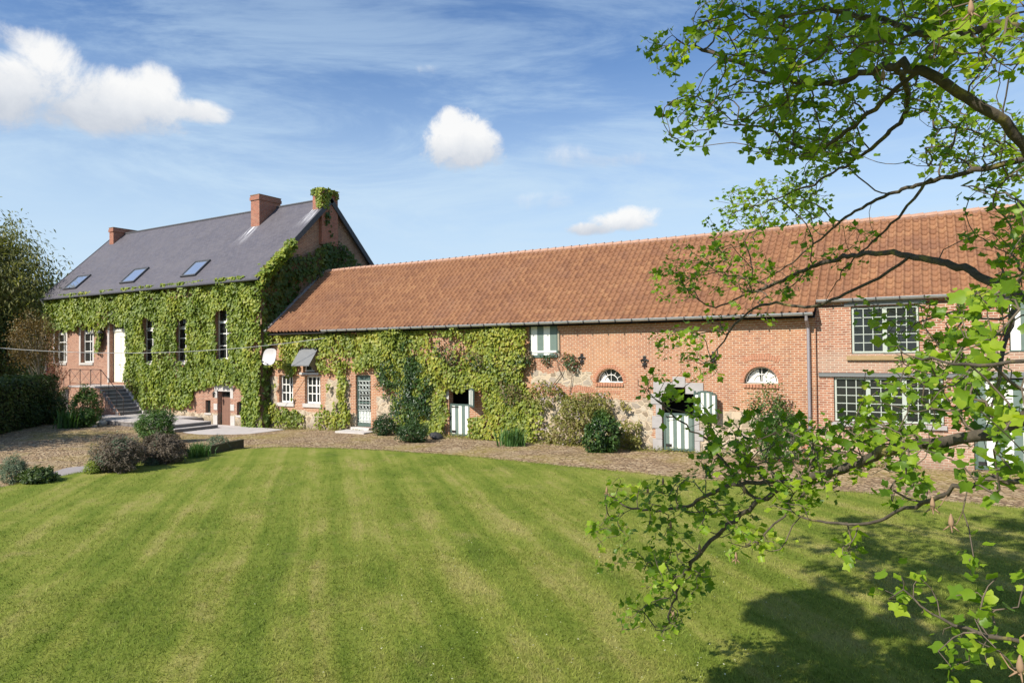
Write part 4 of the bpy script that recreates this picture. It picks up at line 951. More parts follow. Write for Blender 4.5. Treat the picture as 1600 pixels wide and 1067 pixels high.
# ------------------------------------------------------------------ leaves
IVY_T = np.array([(0, 0, 0), (.48, .12, .06), (.36, .62, .05), (0, 1.0, -.10), (-.36, .62, .05), (-.48, .12, .06)]); IVY_F = np.array([(0, 1, 2, 3), (0, 3, 4, 5)])
OVAL_T = np.array([(0, 0, 0), (.26, .38, .06), (0, 1.0, -.06), (-.26, .38, .06)]); OVAL_F = np.array([(0, 1, 2), (0, 2, 3)])
SLIM_T = np.array([(0, 0, 0), (.11, .4, .02), (0, 1.0, -.08), (-.11, .4, .02)]); SLIM_F = np.array([(0, 1, 2), (0, 2, 3)])
_tl = [(0, 0), (.20, -.03), (.40, .08), (.50, .22), (.42, .38), (.36, .50), (.43, .70), (.40, .88), (.20, .80), (0, .74)]
def _tulip(cup, droop, twist):
    P = [(0, .38)]+_tl+[(-x, y) for x, y in _tl[1:9]]
    return np.array([(x, y, abs(x)*cup-droop*y*y+twist*x*y-(.03 if i == 0 else 0)) for i, (x, y) in enumerate(P)])
TUL_V = [_tulip(.32, .10, .0), _tulip(.12, .32, .25), _tulip(-.15, -.12, -.3), _tulip(.55, .20, .15)]
TUL_F = np.array([(0, k, k+1) for k in range(1, 10)]+[(0, 10, 18)]+[(0, k+1, k) for k in range(11, 18)]+[(0, 11, 1)])
def unit(v): return v/(np.linalg.norm(v, axis=-1, keepdims=True)+1e-9)
def leaf_mesh(name, C, Nn, D, size, tpl, mat, parent, rnd=None):
    """C centres (leaf base), Nn normals, D direction of the tip"""
    T, F = tpl; N = len(C); Nn = unit(Nn); D = unit(D-Nn*np.sum(D*Nn, 1, keepdims=True)); E = np.cross(D, Nn)
    if isinstance(T, list): T = np.stack(T)[rng.integers(0, len(T), N)]
    else: T = np.broadcast_to(T[None], (N,)+T.shape)
    s_ = np.asarray(size).reshape(-1, 1, 1)
    V = C[:, None, :]+s_*(T[:, :, 0:1]*E[:, None, :]+T[:, :, 1:2]*D[:, None, :]+T[:, :, 2:3]*Nn[:, None, :])
    Fc = (np.arange(N)*T.shape[1])[:, None, None]+F[None]
    rnd = rng.random(N) if rnd is None else rnd
    return np_mesh(name, V.reshape(-1, 3), Fc.reshape(-1, F.shape[1]), mat, parent, {'rnd': np.repeat(rnd, len(F))})
WILL = (np.array([(0, 0, 0), (.15, .4, .03), (0, 1.0, -.10), (-.15, .4, .03)]), np.array([(0, 1, 2), (0, 2, 3)]))
IVYL, OVAL, SLIM, TUL = (IVY_T, IVY_F), (OVAL_T, OVAL_F), (SLIM_T, SLIM_F), (TUL_V, TUL_F)

def wall_ivy(name, label, x0, x1, z0, z1, Y, den, size, mat, cover, holes=(), thick=.28, seed=1, axis='x', normal=-1, group='climbers on the walls', grow=0, cat='ivy'):
    """leaves hanging like shingles on a wall. cover(u,z) -> 0..1 chance. axis 'x': wall in plane Y; 'y': wall in plane X=Y"""
    r2 = np.random.default_rng(seed); N = int((x1-x0)*(z1-z0)*den); u = r2.uniform(x0, x1, N); z = r2.uniform(z0, z1, N)
    k = r2.random(N) < cover(u, z)
    for h in holes:
        e = (vnoise(u*3, z*3, 0, seed+5)-.5)*.22
        k &= ~((u > h[0]-e-.02) & (u < h[1]+e+.02) & (z > h[2]-e) & (z < h[3]-.06+e*2.2))
    u, z = u[k], z[k]; N = len(u)
    lump = fbm(u*.9, z*.55, 0, seed+20, 2); lump2 = vnoise(u*2.6, z*2.2, 0, seed+30)
    th = thick*(.12+1.25*np.clip((lump-.32)*2.2, 0, 1)*.7+.6*lump2)
    dep = .03+th*r2.uniform(.25, 1, N)**.6
    # slope of the lump drives the leaf normals a little
    gu = (vnoise((u+.1)*2.6, z*2.2, 0, seed+30)-lump2)*1.6; gz_ = (vnoise(u*2.6, (z+.1)*2.2, 0, seed+30)-lump2)*1.6
    nx = r2.normal(0, .42, N)-gu*1.5; nz = r2.normal(.25, .42, N)-gz_*1.5; ny = np.full(N, 1.0)
    dx_ = r2.normal(0, .45, N); dz_ = np.full(N, -1.0)
    sz_ = size*r2.uniform(.6, 1.25, N)
    if axis == 'x':
        C = np.stack([u, Y+normal*dep, z], 1); Nn = np.stack([nx, normal*ny, nz], 1); D = np.stack([dx_, normal*.15*ny, dz_], 1)
    else:
        C = np.stack([Y+normal*dep, u, z], 1); Nn = np.stack([normal*ny, nx, nz], 1); D = np.stack([normal*.15*ny, dx_, dz_], 1)
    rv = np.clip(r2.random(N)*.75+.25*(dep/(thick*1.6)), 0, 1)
    return leaf_mesh(name, C, Nn, D, sz_, IVYL, mat, None, rv) if label is None else tag(leaf_mesh(name, C, Nn, D, sz_, IVYL, mat, None, rv), label, cat, group)

def sstep(x, a, b): q = np.clip((x-a)/(b-a), 0, 1); return q*q*(3-2*q)
# house front: thick everywhere right of the door, upper band on the left
def cov_house(u, z):
    n = fbm(u*.8, z*.8, 0, 41, 3); e = (n-.5)
    right = sstep(u+e*1.0, -40.15, -39.75)
    low = np.where(u > -33.6, np.where(u < -29.55, sstep(z+e*.8-np.clip(1-np.abs(u+31.1)/2.2, 0, 1)*.55, 1.35, 1.75), sstep(z+e*1.0, -.15, .2)), sstep(z+e*1.1+(u+36)*.0, .35, .95))
    stairs = sstep(z-(1.9-(u+40.1)*.78)+e*.8, .15, .6)
    r_ = right*low*np.where(u < -37.2, stairs, 1)
    l_ = sstep(z+e*1.5, 4.85, 5.35)*(1-right)
    strand = ((np.abs(u+42.9+.25*np.sin(z*2.3)) < .33) & (z > 3.4))*sstep(z, 3.4, 4.4)*(u < -41.95)*1.0
    return np.clip(np.maximum(np.maximum(r_, l_), strand), 0, 1)*np.where((fbm(u*1.3, z*1.3, 0, 77, 2) < .27), .3, 1)
hh_ = [(h[0]+(.28, .0, .36, .46, .30)[i], h[1]-.0, h[2]+.06, h[3]-(.25, .35, .15, .3, .02)[i]) for i, h in enumerate(WA)]+[(-42.1, -40.02, 1.5, 5.45), (-31.75, -30.6, -1, 1.95), (-32.8, -32.2, .3, 1.3), (-30.25, -29.6, .3, 1.25)]
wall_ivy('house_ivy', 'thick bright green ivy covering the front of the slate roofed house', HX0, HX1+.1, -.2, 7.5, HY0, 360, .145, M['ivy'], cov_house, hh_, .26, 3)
def roofline(y): return np.where(y < HRY, HE+(y+.75)*((HRZ-HE)/(HRY+.75)), HE+(8.95-y)*((HRZ-HE)/(8.95-HRY)))
def cov_gable(u, z):
    e = fbm(u*.8, z*.8, 0, 51, 3)-.5
    inside = sstep(roofline(u)-.3-z, 0, .3)
    peak = np.interp(u, [-.5, .2, 1.3, 2.2, 3.0, 4.4, 5.2, 6.4, 7.4], [7.6, 8.0, 8.8, 8.75, 9.0, 10.3, 9.9, 9.0, 8.3])
    a = sstep(peak+e*1.3-z, 0, .35)*sstep(z+e*1.2-np.interp(u, [0, 1.5, 2.6, 6.5], [0, 6.4, 7.6, 8.0]), -.2, .3)
    a = np.maximum(a, (np.abs(u-4.0+.2*np.sin(z*3)) < .16)*(z > 10)*.8)
    b = sstep(2.6+e*2-u, 0, .6)*sstep(peak+e-z, 0, .3)*sstep(z+e*.6, -.1, .3)
    bare = sstep(z-(4.6+(u+.35)*.86), .5, 1.0)
    return np.clip(np.maximum(a, b*np.maximum(bare, u < .35)), 0, 1)*inside
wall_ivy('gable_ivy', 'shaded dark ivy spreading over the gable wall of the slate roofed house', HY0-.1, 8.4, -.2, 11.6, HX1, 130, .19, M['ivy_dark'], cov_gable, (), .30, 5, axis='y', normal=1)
def corner_bulge():
    r2 = np.random.default_rng(88); N = 2600; s_ = r2.uniform(0, 1, N); y = -.7+s_*2.1; z = HE-.12+(y+.75)*.965+r2.normal(-.16, .16, N); x = RX1+r2.uniform(-.28, .22, N)
    k = r2.random(N) < .95-.75*np.abs(s_-.3)**1.3; C = np.stack([x, y, z], 1)[k]; n_ = len(C)
    return C, r2.normal(0, .4, (n_, 3))+np.array([.35, -.7, .7]), r2.normal(0, .5, (n_, 3))+np.array([0, -.3, -1])
C, Nn, D = corner_bulge()
tag(leaf_mesh('verge_ivy', C, Nn, D, rng.uniform(.11, .23, len(C)), IVYL, M['ivy'], None), 'sunlit ivy tuft climbing over the slate roof edge at the gable corner', 'ivy', 'climbers on the walls')
def chimney_ivy():
    r2 = np.random.default_rng(9); N = 900; x0, x1, y0, y1 = -28.77, -27.97, 3.37, 4.67; C = []; Nn = []
    for i in range(N):
        f = r2.integers(0, 3); z = r2.uniform(11.5, 12.62)
        if f == 0: x, y, n_ = r2.uniform(x0, x1), y0, (0, -1, .3)
        elif f == 1: x, y, n_ = x1, r2.uniform(y0, y1), (1, 0, .3)
        else: x, y, n_ = x0, r2.uniform(y0, y1), (-1, 0, .3)
        lim = 12.12+.3*float(vnoise(x*4, y*4, 0, 3)) if not (f != 2 and x > -28.35 and y < 3.9) else 11.2
        if z < lim: continue
        C.append(np.array([x, y, z])+np.array(n_)*r2.uniform(.005, .05)); Nn.append(np.array(n_)+r2.normal(0, .4, 3))
    C, Nn = np.array(C), np.array(Nn); D = np.tile([0, 0, -1.0], (len(C), 1))+r2.normal(0, .4, (len(C), 3)); return C, Nn, D
C, Nn, D = chimney_ivy()
tag(leaf_mesh('chimney_ivy', C, Nn, D, rng.uniform(.09, .16, len(C)), IVYL, M['ivy'], None), 'ivy capping the chimney on the gable end of the house', 'ivy', 'climbers on the walls')
# barn ivy
BH2 = [(h[0]-.05, h[1]+.08, h[2]-.15, h[3]+.05) for h in bh]
BH2[3] = (-25.9, -24.6, 2.45, 3.85)
BH2 += [(-16.0, -15.2, .9, 2.1)]
def cov_barn_left(u, z):
    e = fbm(u*.9, z*.9, 0, 61, 3)-.5
    top = sstep(z+e*1.6, 2.55, 3.0)
    mid = sstep(np.abs(fbm(u*.7, z*.5, 0, 63, 3)-.5)*-1+.11, 0, .05)*sstep(z, .2, .6)*.9*((u < -26.3) | (np.abs(u+24.1) < .35) | (u > -23.6)*(u < -22.4))
    foot = sstep(.95+e*1.4-z, 0, .3)*(((u > -27.9) & (u < -25.6))*1.0+((u > -24.8) & (u < -23.4))*.45)
    stem = (np.abs(u+23.0+.1*np.sin(z*5)) < .28)*(z > .1)*.8
    return np.clip(np.maximum.reduce([top, mid, foot*.9, stem]), 0, 1)*np.where(fbm(u*1.2, z*1.2, 0, 67, 2) < .3, .2, 1)*(1-((u < -27.2) & (z > 3.2) & (z < 4.0)))*sstep(-21.9+e*1.5-u+2.6*sstep(z, 2.4, 2.8), 0, .6)
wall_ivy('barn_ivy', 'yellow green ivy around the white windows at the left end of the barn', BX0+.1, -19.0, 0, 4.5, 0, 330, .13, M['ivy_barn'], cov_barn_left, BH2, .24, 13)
def cov_barn_mid(u, z):
    e = fbm(u*.9, z*.9, 0, 71, 3)-.5
    a = sstep(u+e*1.2-(.9-np.clip(z-2.2, 0, 1)*1.6), -21.2, -20.6)
    edge = sstep(-13.1-u+e*.7+(z < 2.2)*.7*sstep(2.2-z, 0, .8), 0, .25)
    barep = 1-sstep(.55-np.hypot((u+16.9)/.95, (z-3.75)/.6)*.5+e*2.2, 0, .2)*.85
    bare2 = 1-((u > -20.9) & (u < -19.4))*sstep(2.1-z, 0, .2)*.75
    return np.clip(a*edge*barep*bare2, 0, 1)*np.where(fbm(u*1.1, z*1.1, 0, 73, 2) < .28, .45, 1)
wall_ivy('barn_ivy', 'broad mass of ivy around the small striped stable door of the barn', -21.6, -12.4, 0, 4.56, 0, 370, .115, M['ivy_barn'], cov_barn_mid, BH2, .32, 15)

# ------------------------------------------------------------------ shrubs and border plants
def blob_leaves(c, r, n, seed, fill=.55, clump=None, lump=.35):
    """points in an uneven ellipsoid; returns centres and outward normals"""
    r2 = np.random.default_rng(seed); d = unit(r2.normal(0, 1, (n*2, 3))); lob = fbm(d[:, 0]*1.8+seed, d[:, 1]*1.8, d[:, 2]*1.8, seed, 3)
    rr = (1-lump+2*lump*lob)*r2.uniform(fill, 1, n*2)**.6; P = d*rr[:, None]
    keep = (P[:, 2] > -.95) & (fbm(P[:, 0]*3+seed, P[:, 1]*3, P[:, 2]*3, seed+9, 2) > .36); P, d = P[keep][:n], d[keep][:n]
    return np.array(c)+P*np.array(r), d
def bush(name, label, cat, pxb, pyb, halfw_px, top_py, n, size, mat, tpl=OVAL, seed=1, group=None, depthk=.8, mats=None, Y=None, stems=7, up=.45, fill=.45, lump=.35, lift=0.0):
    P = ground_at(pxb, pyb) if Y is None else hitY(pxb, pyb, Y)
    _, _, dep = project(P); hw = halfw_px*dep/FPX; hgt = (pyb-top_py)*dep/FPX
    if Y is not None: P[2] = max(P[2], 0)
    P = P+np.array([-.0, hw*depthk*.6, 0]) if Y is None else P
    tt = thing(name, label, cat, tuple(P), group)
    C, d = blob_leaves(P+np.array([0, 0, hgt*(.5+lift)]), (hw, hw*depthk, hgt*.56), n, seed, fill, lump=lump+.22)
    r3 = np.random.default_rng(seed+7); ex, ed = [], []
    for k in range(34):                                   # stray shoots break the outline
        sd_ = unit(r3.normal(0, 1, 3)+np.array([0, -.1, .7])); q0 = P+np.array([0, 0, hgt*.45])+sd_*np.array([hw, hw*depthk, hgt*.5])*.7; ln = r3.uniform(.25, .62)*min(hw, hgt); sg = unit(sd_+r3.normal(0, .3, 3)+np.array([0, 0, .25]))
        mlf = int(n*.0022)+5; u_ = r3.random((mlf, 1)); ex.append(q0+sg*ln*u_+r3.normal(0, .018, (mlf, 3))); ed.append(np.tile(sg, (mlf, 1)))
    C = np.concatenate([C]+ex); d = np.concatenate([d]+ed); C[:, 2] = np.maximum(C[:, 2], P[2]+.03)
    r2 = np.random.default_rng(seed+1); Nn = d*.6+r2.normal(0, .5, C.shape)+np.array([0, -.1, up]); D = d*.8+r2.normal(0, .5, C.shape)+np.array([0, 0, .1])
    ms = mats or [(mat, 1.0, tpl, size)]; u = r2.random(len(C)); u = .5*u+.5*np.clip((fbm(C[:, 0]*2.2, C[:, 1]*2.2, C[:, 2]*2.2, seed+40, 2)-.25)*2, 0, .999); a0 = 0
    for i, (mm, w, tp, sz_) in enumerate(ms):
        k = (u >= a0) & (u < a0+w+(1e-3 if i == len(ms)-1 else 0)); a0 += w
        if k.sum() > 2: leaf_mesh('foliage' if i == 0 else 'flowers' if mm in (M['lilac'], M['yellowflower']) else 'foliage', C[k], Nn[k], D[k], sz_*r2.uniform(.6, 1.3, k.sum()), tp, mm, tt)
    mb = MB()
    for k in range(stems):
        an = r2.uniform(0, 6.28); q = np.array([math.cos(an)*hw*.6, math.sin(an)*hw*depthk*.6, hgt*r2.uniform(.5, .85)]); mb.tube([P-np.array([0, 0, .05]), P+q*np.array([.35, .35, .5]), P+q], [.02, .014, .006], 4)
    mb.build('stems', M['stem'], tt); return tt
def spikes(name, label, pxb, pyb, halfw_px, top_py, n, mat, seed, cat='plant', wid=.03):
    P = ground_at(pxb, pyb); _, _, dep = project(P); hw = halfw_px*dep/FPX; hgt = (pyb-top_py)*dep/FPX; r2 = np.random.default_rng(seed); V = []; F = []; R_ = []
    for i in range(n):
        b0 = P+np.array([r2.normal(0, hw*.35), r2.normal(0, hw*.3)+hw*.3, -.02]); an = r2.uniform(0, 6.28); L = hgt*r2.uniform(.6, 1.15); ln = r2.uniform(.15, .75)
        dr = np.array([math.cos(an), math.sin(an), 0]); sd = np.array([-math.sin(an), math.cos(an), 0])*wid*r2.uniform(.6, 1.2)
        pts = [b0, b0+dr*L*ln*.25+np.array([0, 0, L*.55]), b0+dr*L*ln*.7+np.array([0, 0, L*(1-.25*ln)])]; k = len(V)
        V += [pts[0]-sd*.7, pts[0]+sd*.7, pts[1]+sd, pts[1]-sd, pts[2]+sd*.15, pts[2]-sd*.15]; F += [(k, k+1, k+2, k+3), (k+3, k+2, k+4, k+5)]; q = r2.random(); R_ += [q, q]
    return tag(np_mesh(name, np.array(V), np.array(F), mat, None, {'rnd': R_}), label, cat)
bush('garden_shrub', 'green and straw coloured shrub standing left of the front steps', 'shrub', 121, 664, 25, 606, 5200, .10, None, seed=21, mats=[(M['tan'], .42, OVAL, .09), (M['shrub'], .58, OVAL, .11)], group='shrubs in the left garden')
bush('garden_shrub', 'low bright green shrub between the iris clump and the rocks', 'shrub', 128, 668, 17, 642, 1500, .10, M['shrub'], seed=23, group='shrubs in the left garden')
spikes('iris_clump', 'upright sword leaved iris clump beside the shaded hedge on the left', 100, 669, 22, 636, 130, M['spike'], 5)
bush('conifer_bush', 'feathery green bush in front of the grey terrace', 'shrub', 229, 694, 31, 642, 5200, .12, None, SLIM, seed=25, mats=[(M['shrub'], .6, SLIM, .15), (M['spike'], .4, SLIM, .15)], group='shrubs in the left garden', up=.7)
bush('lavender_bush', 'broad brownish lavender bush at the lawn edge, the left one of two', 'shrub', 163, 741, 42, 686, 7500, .10, None, SLIM, seed=27, mats=[(M['greygreen'], .3, SLIM, .11), (M['lavender'], .7, SLIM, .11)], group='lavender bushes at the lawn edge', up=.8, lump=.2)
bush('lavender_bush', 'rounded purple brown lavender bush at the lawn edge, right of its twin', 'shrub', 237, 727, 38, 680, 7500, .10, None, SLIM, seed=29, mats=[(M['lavender'], .86, SLIM, .11), (M['greygreen'], .14, SLIM, .11)], group='lavender bushes at the lawn edge', up=.8, lump=.2)
bush('garden_shrub', 'small green shrub rising between the two lavender bushes', 'shrub', 190, 735, 19, 686, 2200, .10, M['shrub'], SLIM, seed=31, group='shrubs in the left garden', up=.8)
bush('garden_shrub', 'pale yellow green tuft at the left foot of the lavender', 'shrub', 138, 742, 15, 722, 900, .09, M['ivy'], SLIM, seed=33, group='shrubs in the left garden', up=.8)
bush('garden_shrub', 'grey green tuft on the lawn edge just right of the purple lavender', 'shrub', 232, 729, 12, 716, 500, .08, M['greygreen'], SLIM, seed=34, group='shrubs in the left garden', up=.8)
spikes('grass_clump', 'bright green grassy clump beside the timber bed edging', 303, 716, 24, 690, 420, M['spike'], 35, wid=.012)
bush('garden_shrub', 'loose grey green herb growing behind the timber bed edging', 'shrub', 333, 706, 17, 682, 1200, .09, M['greygreen'], SLIM, seed=37, group='shrubs in the left garden', up=.7)
bush('garden_shrub', 'grey green santolina like shrub at the far left lawn edge', 'shrub', 8, 756, 24, 716, 2800, .08, M['greygreen'], SLIM, seed=39, group='shrubs in the left garden', up=.6)
bush('garden_shrub', 'low dark green shrub beside the grey green one at the far left lawn edge', 'shrub', 44, 757, 31, 736, 2600, .09, M['hedge'], OVAL, seed=43, group='shrubs in the left garden', up=.5)
# along the barn foot
bush('box_shrub', 'round dark green shrub right of the white grille door', 'shrub', 593, 681, 18, 650, 2600, .075, M['evergreen'], seed=45, group='shrubs along the barn')
bush('box_shrub', 'low dark green shrub at the foot of the dark climber', 'shrub', 636, 692, 27, 664, 3600, .075, M['evergreen'], seed=47, group='shrubs along the barn')
spikes('iris_clump', 'dark green iris clump under the ivy right of the small striped door', 797, 697, 26, 667, 170, M['spike'], 49)
bush('evergreen_shrub', 'round glossy green shrub with a few yellow flowers under the left arched window', 'shrub', 936, 708, 29, 648, 5200, .10, None, seed=51, mats=[(M['yellowflower'], .03, OVAL, .09), (M['evergreen'], .40, OVAL, .11), (M['shrub'], .57, OVAL, .11)], group='shrubs along the barn', fill=.6)
bush('climbing_rose', 'tall loose climbing rose against the barn under the right arched window', 'rose', 1203, 722, 42, 608, 2100, .09, None, seed=53, mats=[(M['red_leaf'], .2, OVAL, .09), (M['shrub'], .8, OVAL, .10)], group='shrubs along the barn', depthk=.5, fill=.3)
def weeds():
    r2 = np.random.default_rng(66); n = 9000; x = r2.uniform(-28, 5, n); y = -np.abs(r2.normal(0, .28, n))-.03
    k = fbm(x*1.1, y*1.5, 0, 31, 3) > .5; x, y = x[k], y[k]; n = len(x); hh = r2.uniform(.02, .20, n)*np.clip(1.2+y*1.6, .25, 1)
    C = np.stack([x, y, gz(x, y)+hh*r2.random(n)], 1); Nn = r2.normal(0, .5, (n, 3))+np.array([0, -.4, .8]); D = r2.normal(0, .7, (n, 3))+np.array([0, -.2, .6])
    tag(leaf_mesh('weeds', C, Nn, D, r2.uniform(.03, .085, n), OVAL, M['wisteria'], None), 'small weeds and moss growing along the foot of the barn wall', 'weeds', kind='stuff')
weeds()
# dark evergreen climber on the barn wall
def wall_plant(name, label, cat, ell, n, mats, seed, group, stemmat, depth=.45, nst=14):
    """ell: (px,py,rx,ry) ellipses on the wall in photo pixels"""
    r2 = np.random.default_rng(seed); pts = []; A = sum(e[2]*e[3] for e in ell)
    for (cx, cy, rx, ry) in ell:
        k = int(n*rx*ry/A); a = r2.uniform(0, 6.28, k); q = np.sqrt(r2.random(k)); px_, py_ = cx+rx*q*np.cos(a), cy+ry*q*np.sin(a)
        for x, y, qq in zip(px_, py_, q):
            dd = .06+depth*(1-qq*qq*.75)*r2.random()**.6; P = hitY(x, y, -dd)
            if P[2] > .02 and fbm(P[0]*1.6, P[2]*1.6, 0, seed+2, 2) > .38: pts.append(P)
    C = np.array(pts); base = C.mean(0); tt = thing(name, label, cat, (base[0], -.1, 0), group)
    Nn = r2.normal(0, .5, C.shape)+np.array([0, -.8, .4]); D = r2.normal(0, .6, C.shape)+np.array([0, -.2, -.5]); u = r2.random(len(C)); u = .45*u+.55*np.clip((fbm(C[:, 0]*1.7, C[:, 2]*1.7, 0, seed+4, 2)-.25)*2, 0, .999); a0 = 0
    for mm, w, tp, sz_ in mats:
        k = (u >= a0) & (u < a0+w+1e-3); a0 += w
        if k.sum() > 2: leaf_mesh('flowers' if mm in (M['lilac'],) else 'foliage', C[k], Nn[k], D[k], sz_*r2.uniform(.6, 1.3, k.sum()), tp, mm, tt)
    mb = MB()
    for k in range(nst):
        e = C[r2.integers(len(C))]; b0 = np.array([e[0]+r2.normal(0, .15), -.06, max(0, e[2]-r2.uniform(.3, 1.2))]); e[1] *= .6; mid = (b0+e)/2+np.array([r2.normal(0, .3), -.02, .1]); ps = spline([b0, mid, e], 5); mb.tube(ps, np.linspace(.018, .006, len(ps)), 5)
    mb.build('stems', stemmat, tt); return tt
wall_plant('evergreen_climber', 'dark evergreen climber standing out of the lighter ivy beside the grille door', 'climber', [(640, 645, 32, 46), (618, 572, 34, 34), (652, 596, 26, 34), (640, 545, 18, 16), (600, 600, 12, 22)], 7500, [(M['evergreen'], .6, OVAL, .11), (M['shrub'], .4, OVAL, .11)], 55, 'climbers on the walls', M['stem'], .36)
wall_plant('dark_climber', 'darker tangled climber with bare stems in the middle of the barn ivy', 'climber', [(800, 595, 22, 40), (775, 570, 40, 14), (700, 555, 30, 18), (740, 560, 45, 12), (815, 560, 18, 16)], 2600, [(M['evergreen'], .5, OVAL, .11), (M['tan'], .5, OVAL, .09)], 57, 'climbers on the walls', M['stem_pale'], .4)
wall_plant('wisteria', 'straggling wisteria with pale lilac flowers on the barn wall under the loft shutter', 'wisteria', [(850, 628, 34, 34), (900, 640, 48, 26), (975, 668, 26, 34), (880, 675, 34, 22), (935, 630, 40, 18), (990, 690, 14, 14)], 4600, [(M['lilac'], .16, OVAL, .08), (M['wisteria'], .55, OVAL, .12), (M['tan'], .29, OVAL, .09)], 59, 'climbers on the walls', M['stem_pale'], .55)
wall_plant('wall_creeper', 'small patch of creeper on bare brick beside the loft shutter', 'creeper', [(855, 562, 12, 8), (890, 566, 14, 10), (897, 575, 6, 8), (878, 555, 18, 4)], 420, [(M['evergreen'], .55, OVAL, .11), (M['red_leaf'], .2, OVAL, .09), (M['wisteria'], .25, OVAL, .1)], 61, 'climbers on the walls', M['stem'], .15, 4)

# ------------------------------------------------------------------ trees, hedge
def crown_tree(name, label, base, cr, cc, n, size, mat, tpl, seed, trunk_r=.25, limbs=9, droop=.4, clumps=70, group=None, tmat=None, cl_r=.28):
    r2 = np.random.default_rng(seed); base = np.array(base, float); cc = np.array(cc, float); cr = np.array(cr, float); tt = thing(name, label, 'tree', tuple(base), group)
    d = unit(r2.normal(0, 1, (clumps, 3))); d[:, 2] = np.where(d[:, 2] < -.7, -d[:, 2], d[:, 2]); K = cc+d*cr*(r2.uniform(.15, 1, (clumps, 1))**.45)*(.75+.5*fbm(d[:, 0]*2+seed, d[:, 1]*2, d[:, 2]*2, seed, 2))[:, None]
    mb = MB(); top = cc+np.array([0, 0, cr[2]*.5]); sp = spline([base, base+(cc-base)*.5+r2.normal(0, .15, 3), top], 6); mb.tube(sp, np.linspace(trunk_r, trunk_r*.25, len(sp)), 9)
    for k in K[:limbs*4]:
        f = r2.uniform(.35, .9); q = sp[int(f*(len(sp)-1))]; mid = (q+k)/2+np.array([0, 0, .12*np.linalg.norm(k-q)]); ps = spline([q, mid, k], 4); mb.tube(ps, np.linspace(trunk_r*.35*(1-f*.5), .012, len(ps)), 5)
    mb.build('trunk', tmat or M['stem'], tt)
    per = n//clumps; C = []; Nn = []; D = []
    for k in K:
        off = r2.normal(0, 1, (per, 3))*cr*cl_r*np.array([1, 1, .75])*r2.uniform(.6, 1.3); C.append(k+off+np.array([0, 0, -1])*droop*np.abs(r2.normal(0, 1, (per, 1)))*cr[2]*.16); o = unit(k-cc); Nn.append(r2.normal(0, .6, (per, 3))+o*.5+np.array([0, 0, .35])); D.append(r2.normal(0, .6, (per, 3))+o*.4+np.array([0, 0, -droop*1.5]))
    C, Nn, D = map(np.concatenate, (C, Nn, D)); k = C[:, 2] > base[2]+.15
    leaf_mesh('crown', C[k], Nn[k], D[k], size*r2.uniform(.6, 1.3, k.sum()), tpl, mat, tt); return tt
crown_tree('willow_tree', 'large olive green willow like tree at the left edge beside the house', (-54.4, -2.4, -.1), (4.5, 4.0, 5.0), (-54.4, -2.4, 8.4), 30000, .34, M['willow'], WILL, 101, .35, 12, 1.0, 150, 'trees behind the hedge', cl_r=.19)
crown_tree('yew_tree', 'dark evergreen tree rising behind the hedge under the willow', (-52.3, -2.0, -.1), (2.3, 2.0, 2.9), (-52.3, -2.0, 3.4), 9000, .20, M['hedge'], OVAL, 103, .2, 8, .3, 70, 'trees behind the hedge')
crown_tree('yew_tree', 'dark evergreen tree at the left picture edge behind the hedge', (-51.5, -5.2, -.1), (2.6, 2.4, 3.0), (-51.5, -5.2, 3.4), 9000, .22, M['hedge'], OVAL, 105, .2, 8, .3, 70, 'trees behind the hedge')
P = ground_at(67, 640); crown_tree('young_copper_tree', 'slender young tree with coppery leaves in front of the dark hedge', (-40.4, -5.1, 0), (1.15, 1.1, 1.65), (-40.5, -5.05, 4.1), 6000, .10, M['copper'], OVAL, 107, .06, 8, .1, 60, 'small trees in the left garden', M['stem_pale'], cl_r=.2)
crown_tree('red_shrub_tree', 'thin reddish shrub against the house wall left of the stair railing', (-44.2, -2.5, 0), (1.0, .5, 1.1), (-44.0, -2.5, 2.3), 1500, .085, M['red_leaf'], OVAL, 109, .035, 9, .1, 40, 'small trees in the left garden', cl_r=.2)
# trees standing just outside the left of the view, their shade falls on the yard
crown_tree('garden_tree', 'leafy tree outside the left edge shading the cobbled yard', (-34.5, -17.5, 0), (2.9, 2.9, 2.6), (-34.5, -17.5, 6.2), 7000, .26, M['willow'], OVAL, 111, .22, 8, .3, 70, 'trees left of the yard')
crown_tree('garden_tree', 'leafy tree outside the left edge shading the hedge', (-42.0, -15.0, 0), (4.6, 3.2, 3.0), (-42.0, -15.0, 6.8), 10000, .28, M['willow'], OVAL, 113, .25, 8, .3, 80, 'trees left of the yard')
for (x, y, rx, rz, zc, sd, lab) in ((-84, 14, 7, 5.5, 5.5, 141, 'distant dark tree left of the house behind the willow'), (-92, 9, 9, 6, 6, 142, 'distant broad tree beyond the hedge at the left edge'), (-74, 12, 5, 4.5, 4.5, 143, 'distant tree at the far left edge beyond the garden'), (-112, 26, 10, 7, 7, 144, 'farthest tall tree showing left of the house')):
    crown_tree('far_tree', lab, (x, y, -.6), (rx, rx*.9, rz), (x, y, zc), 7000, .55, M['hedge'], OVAL, sd, .3, 6, .2, 70, 'distant trees beyond the garden')
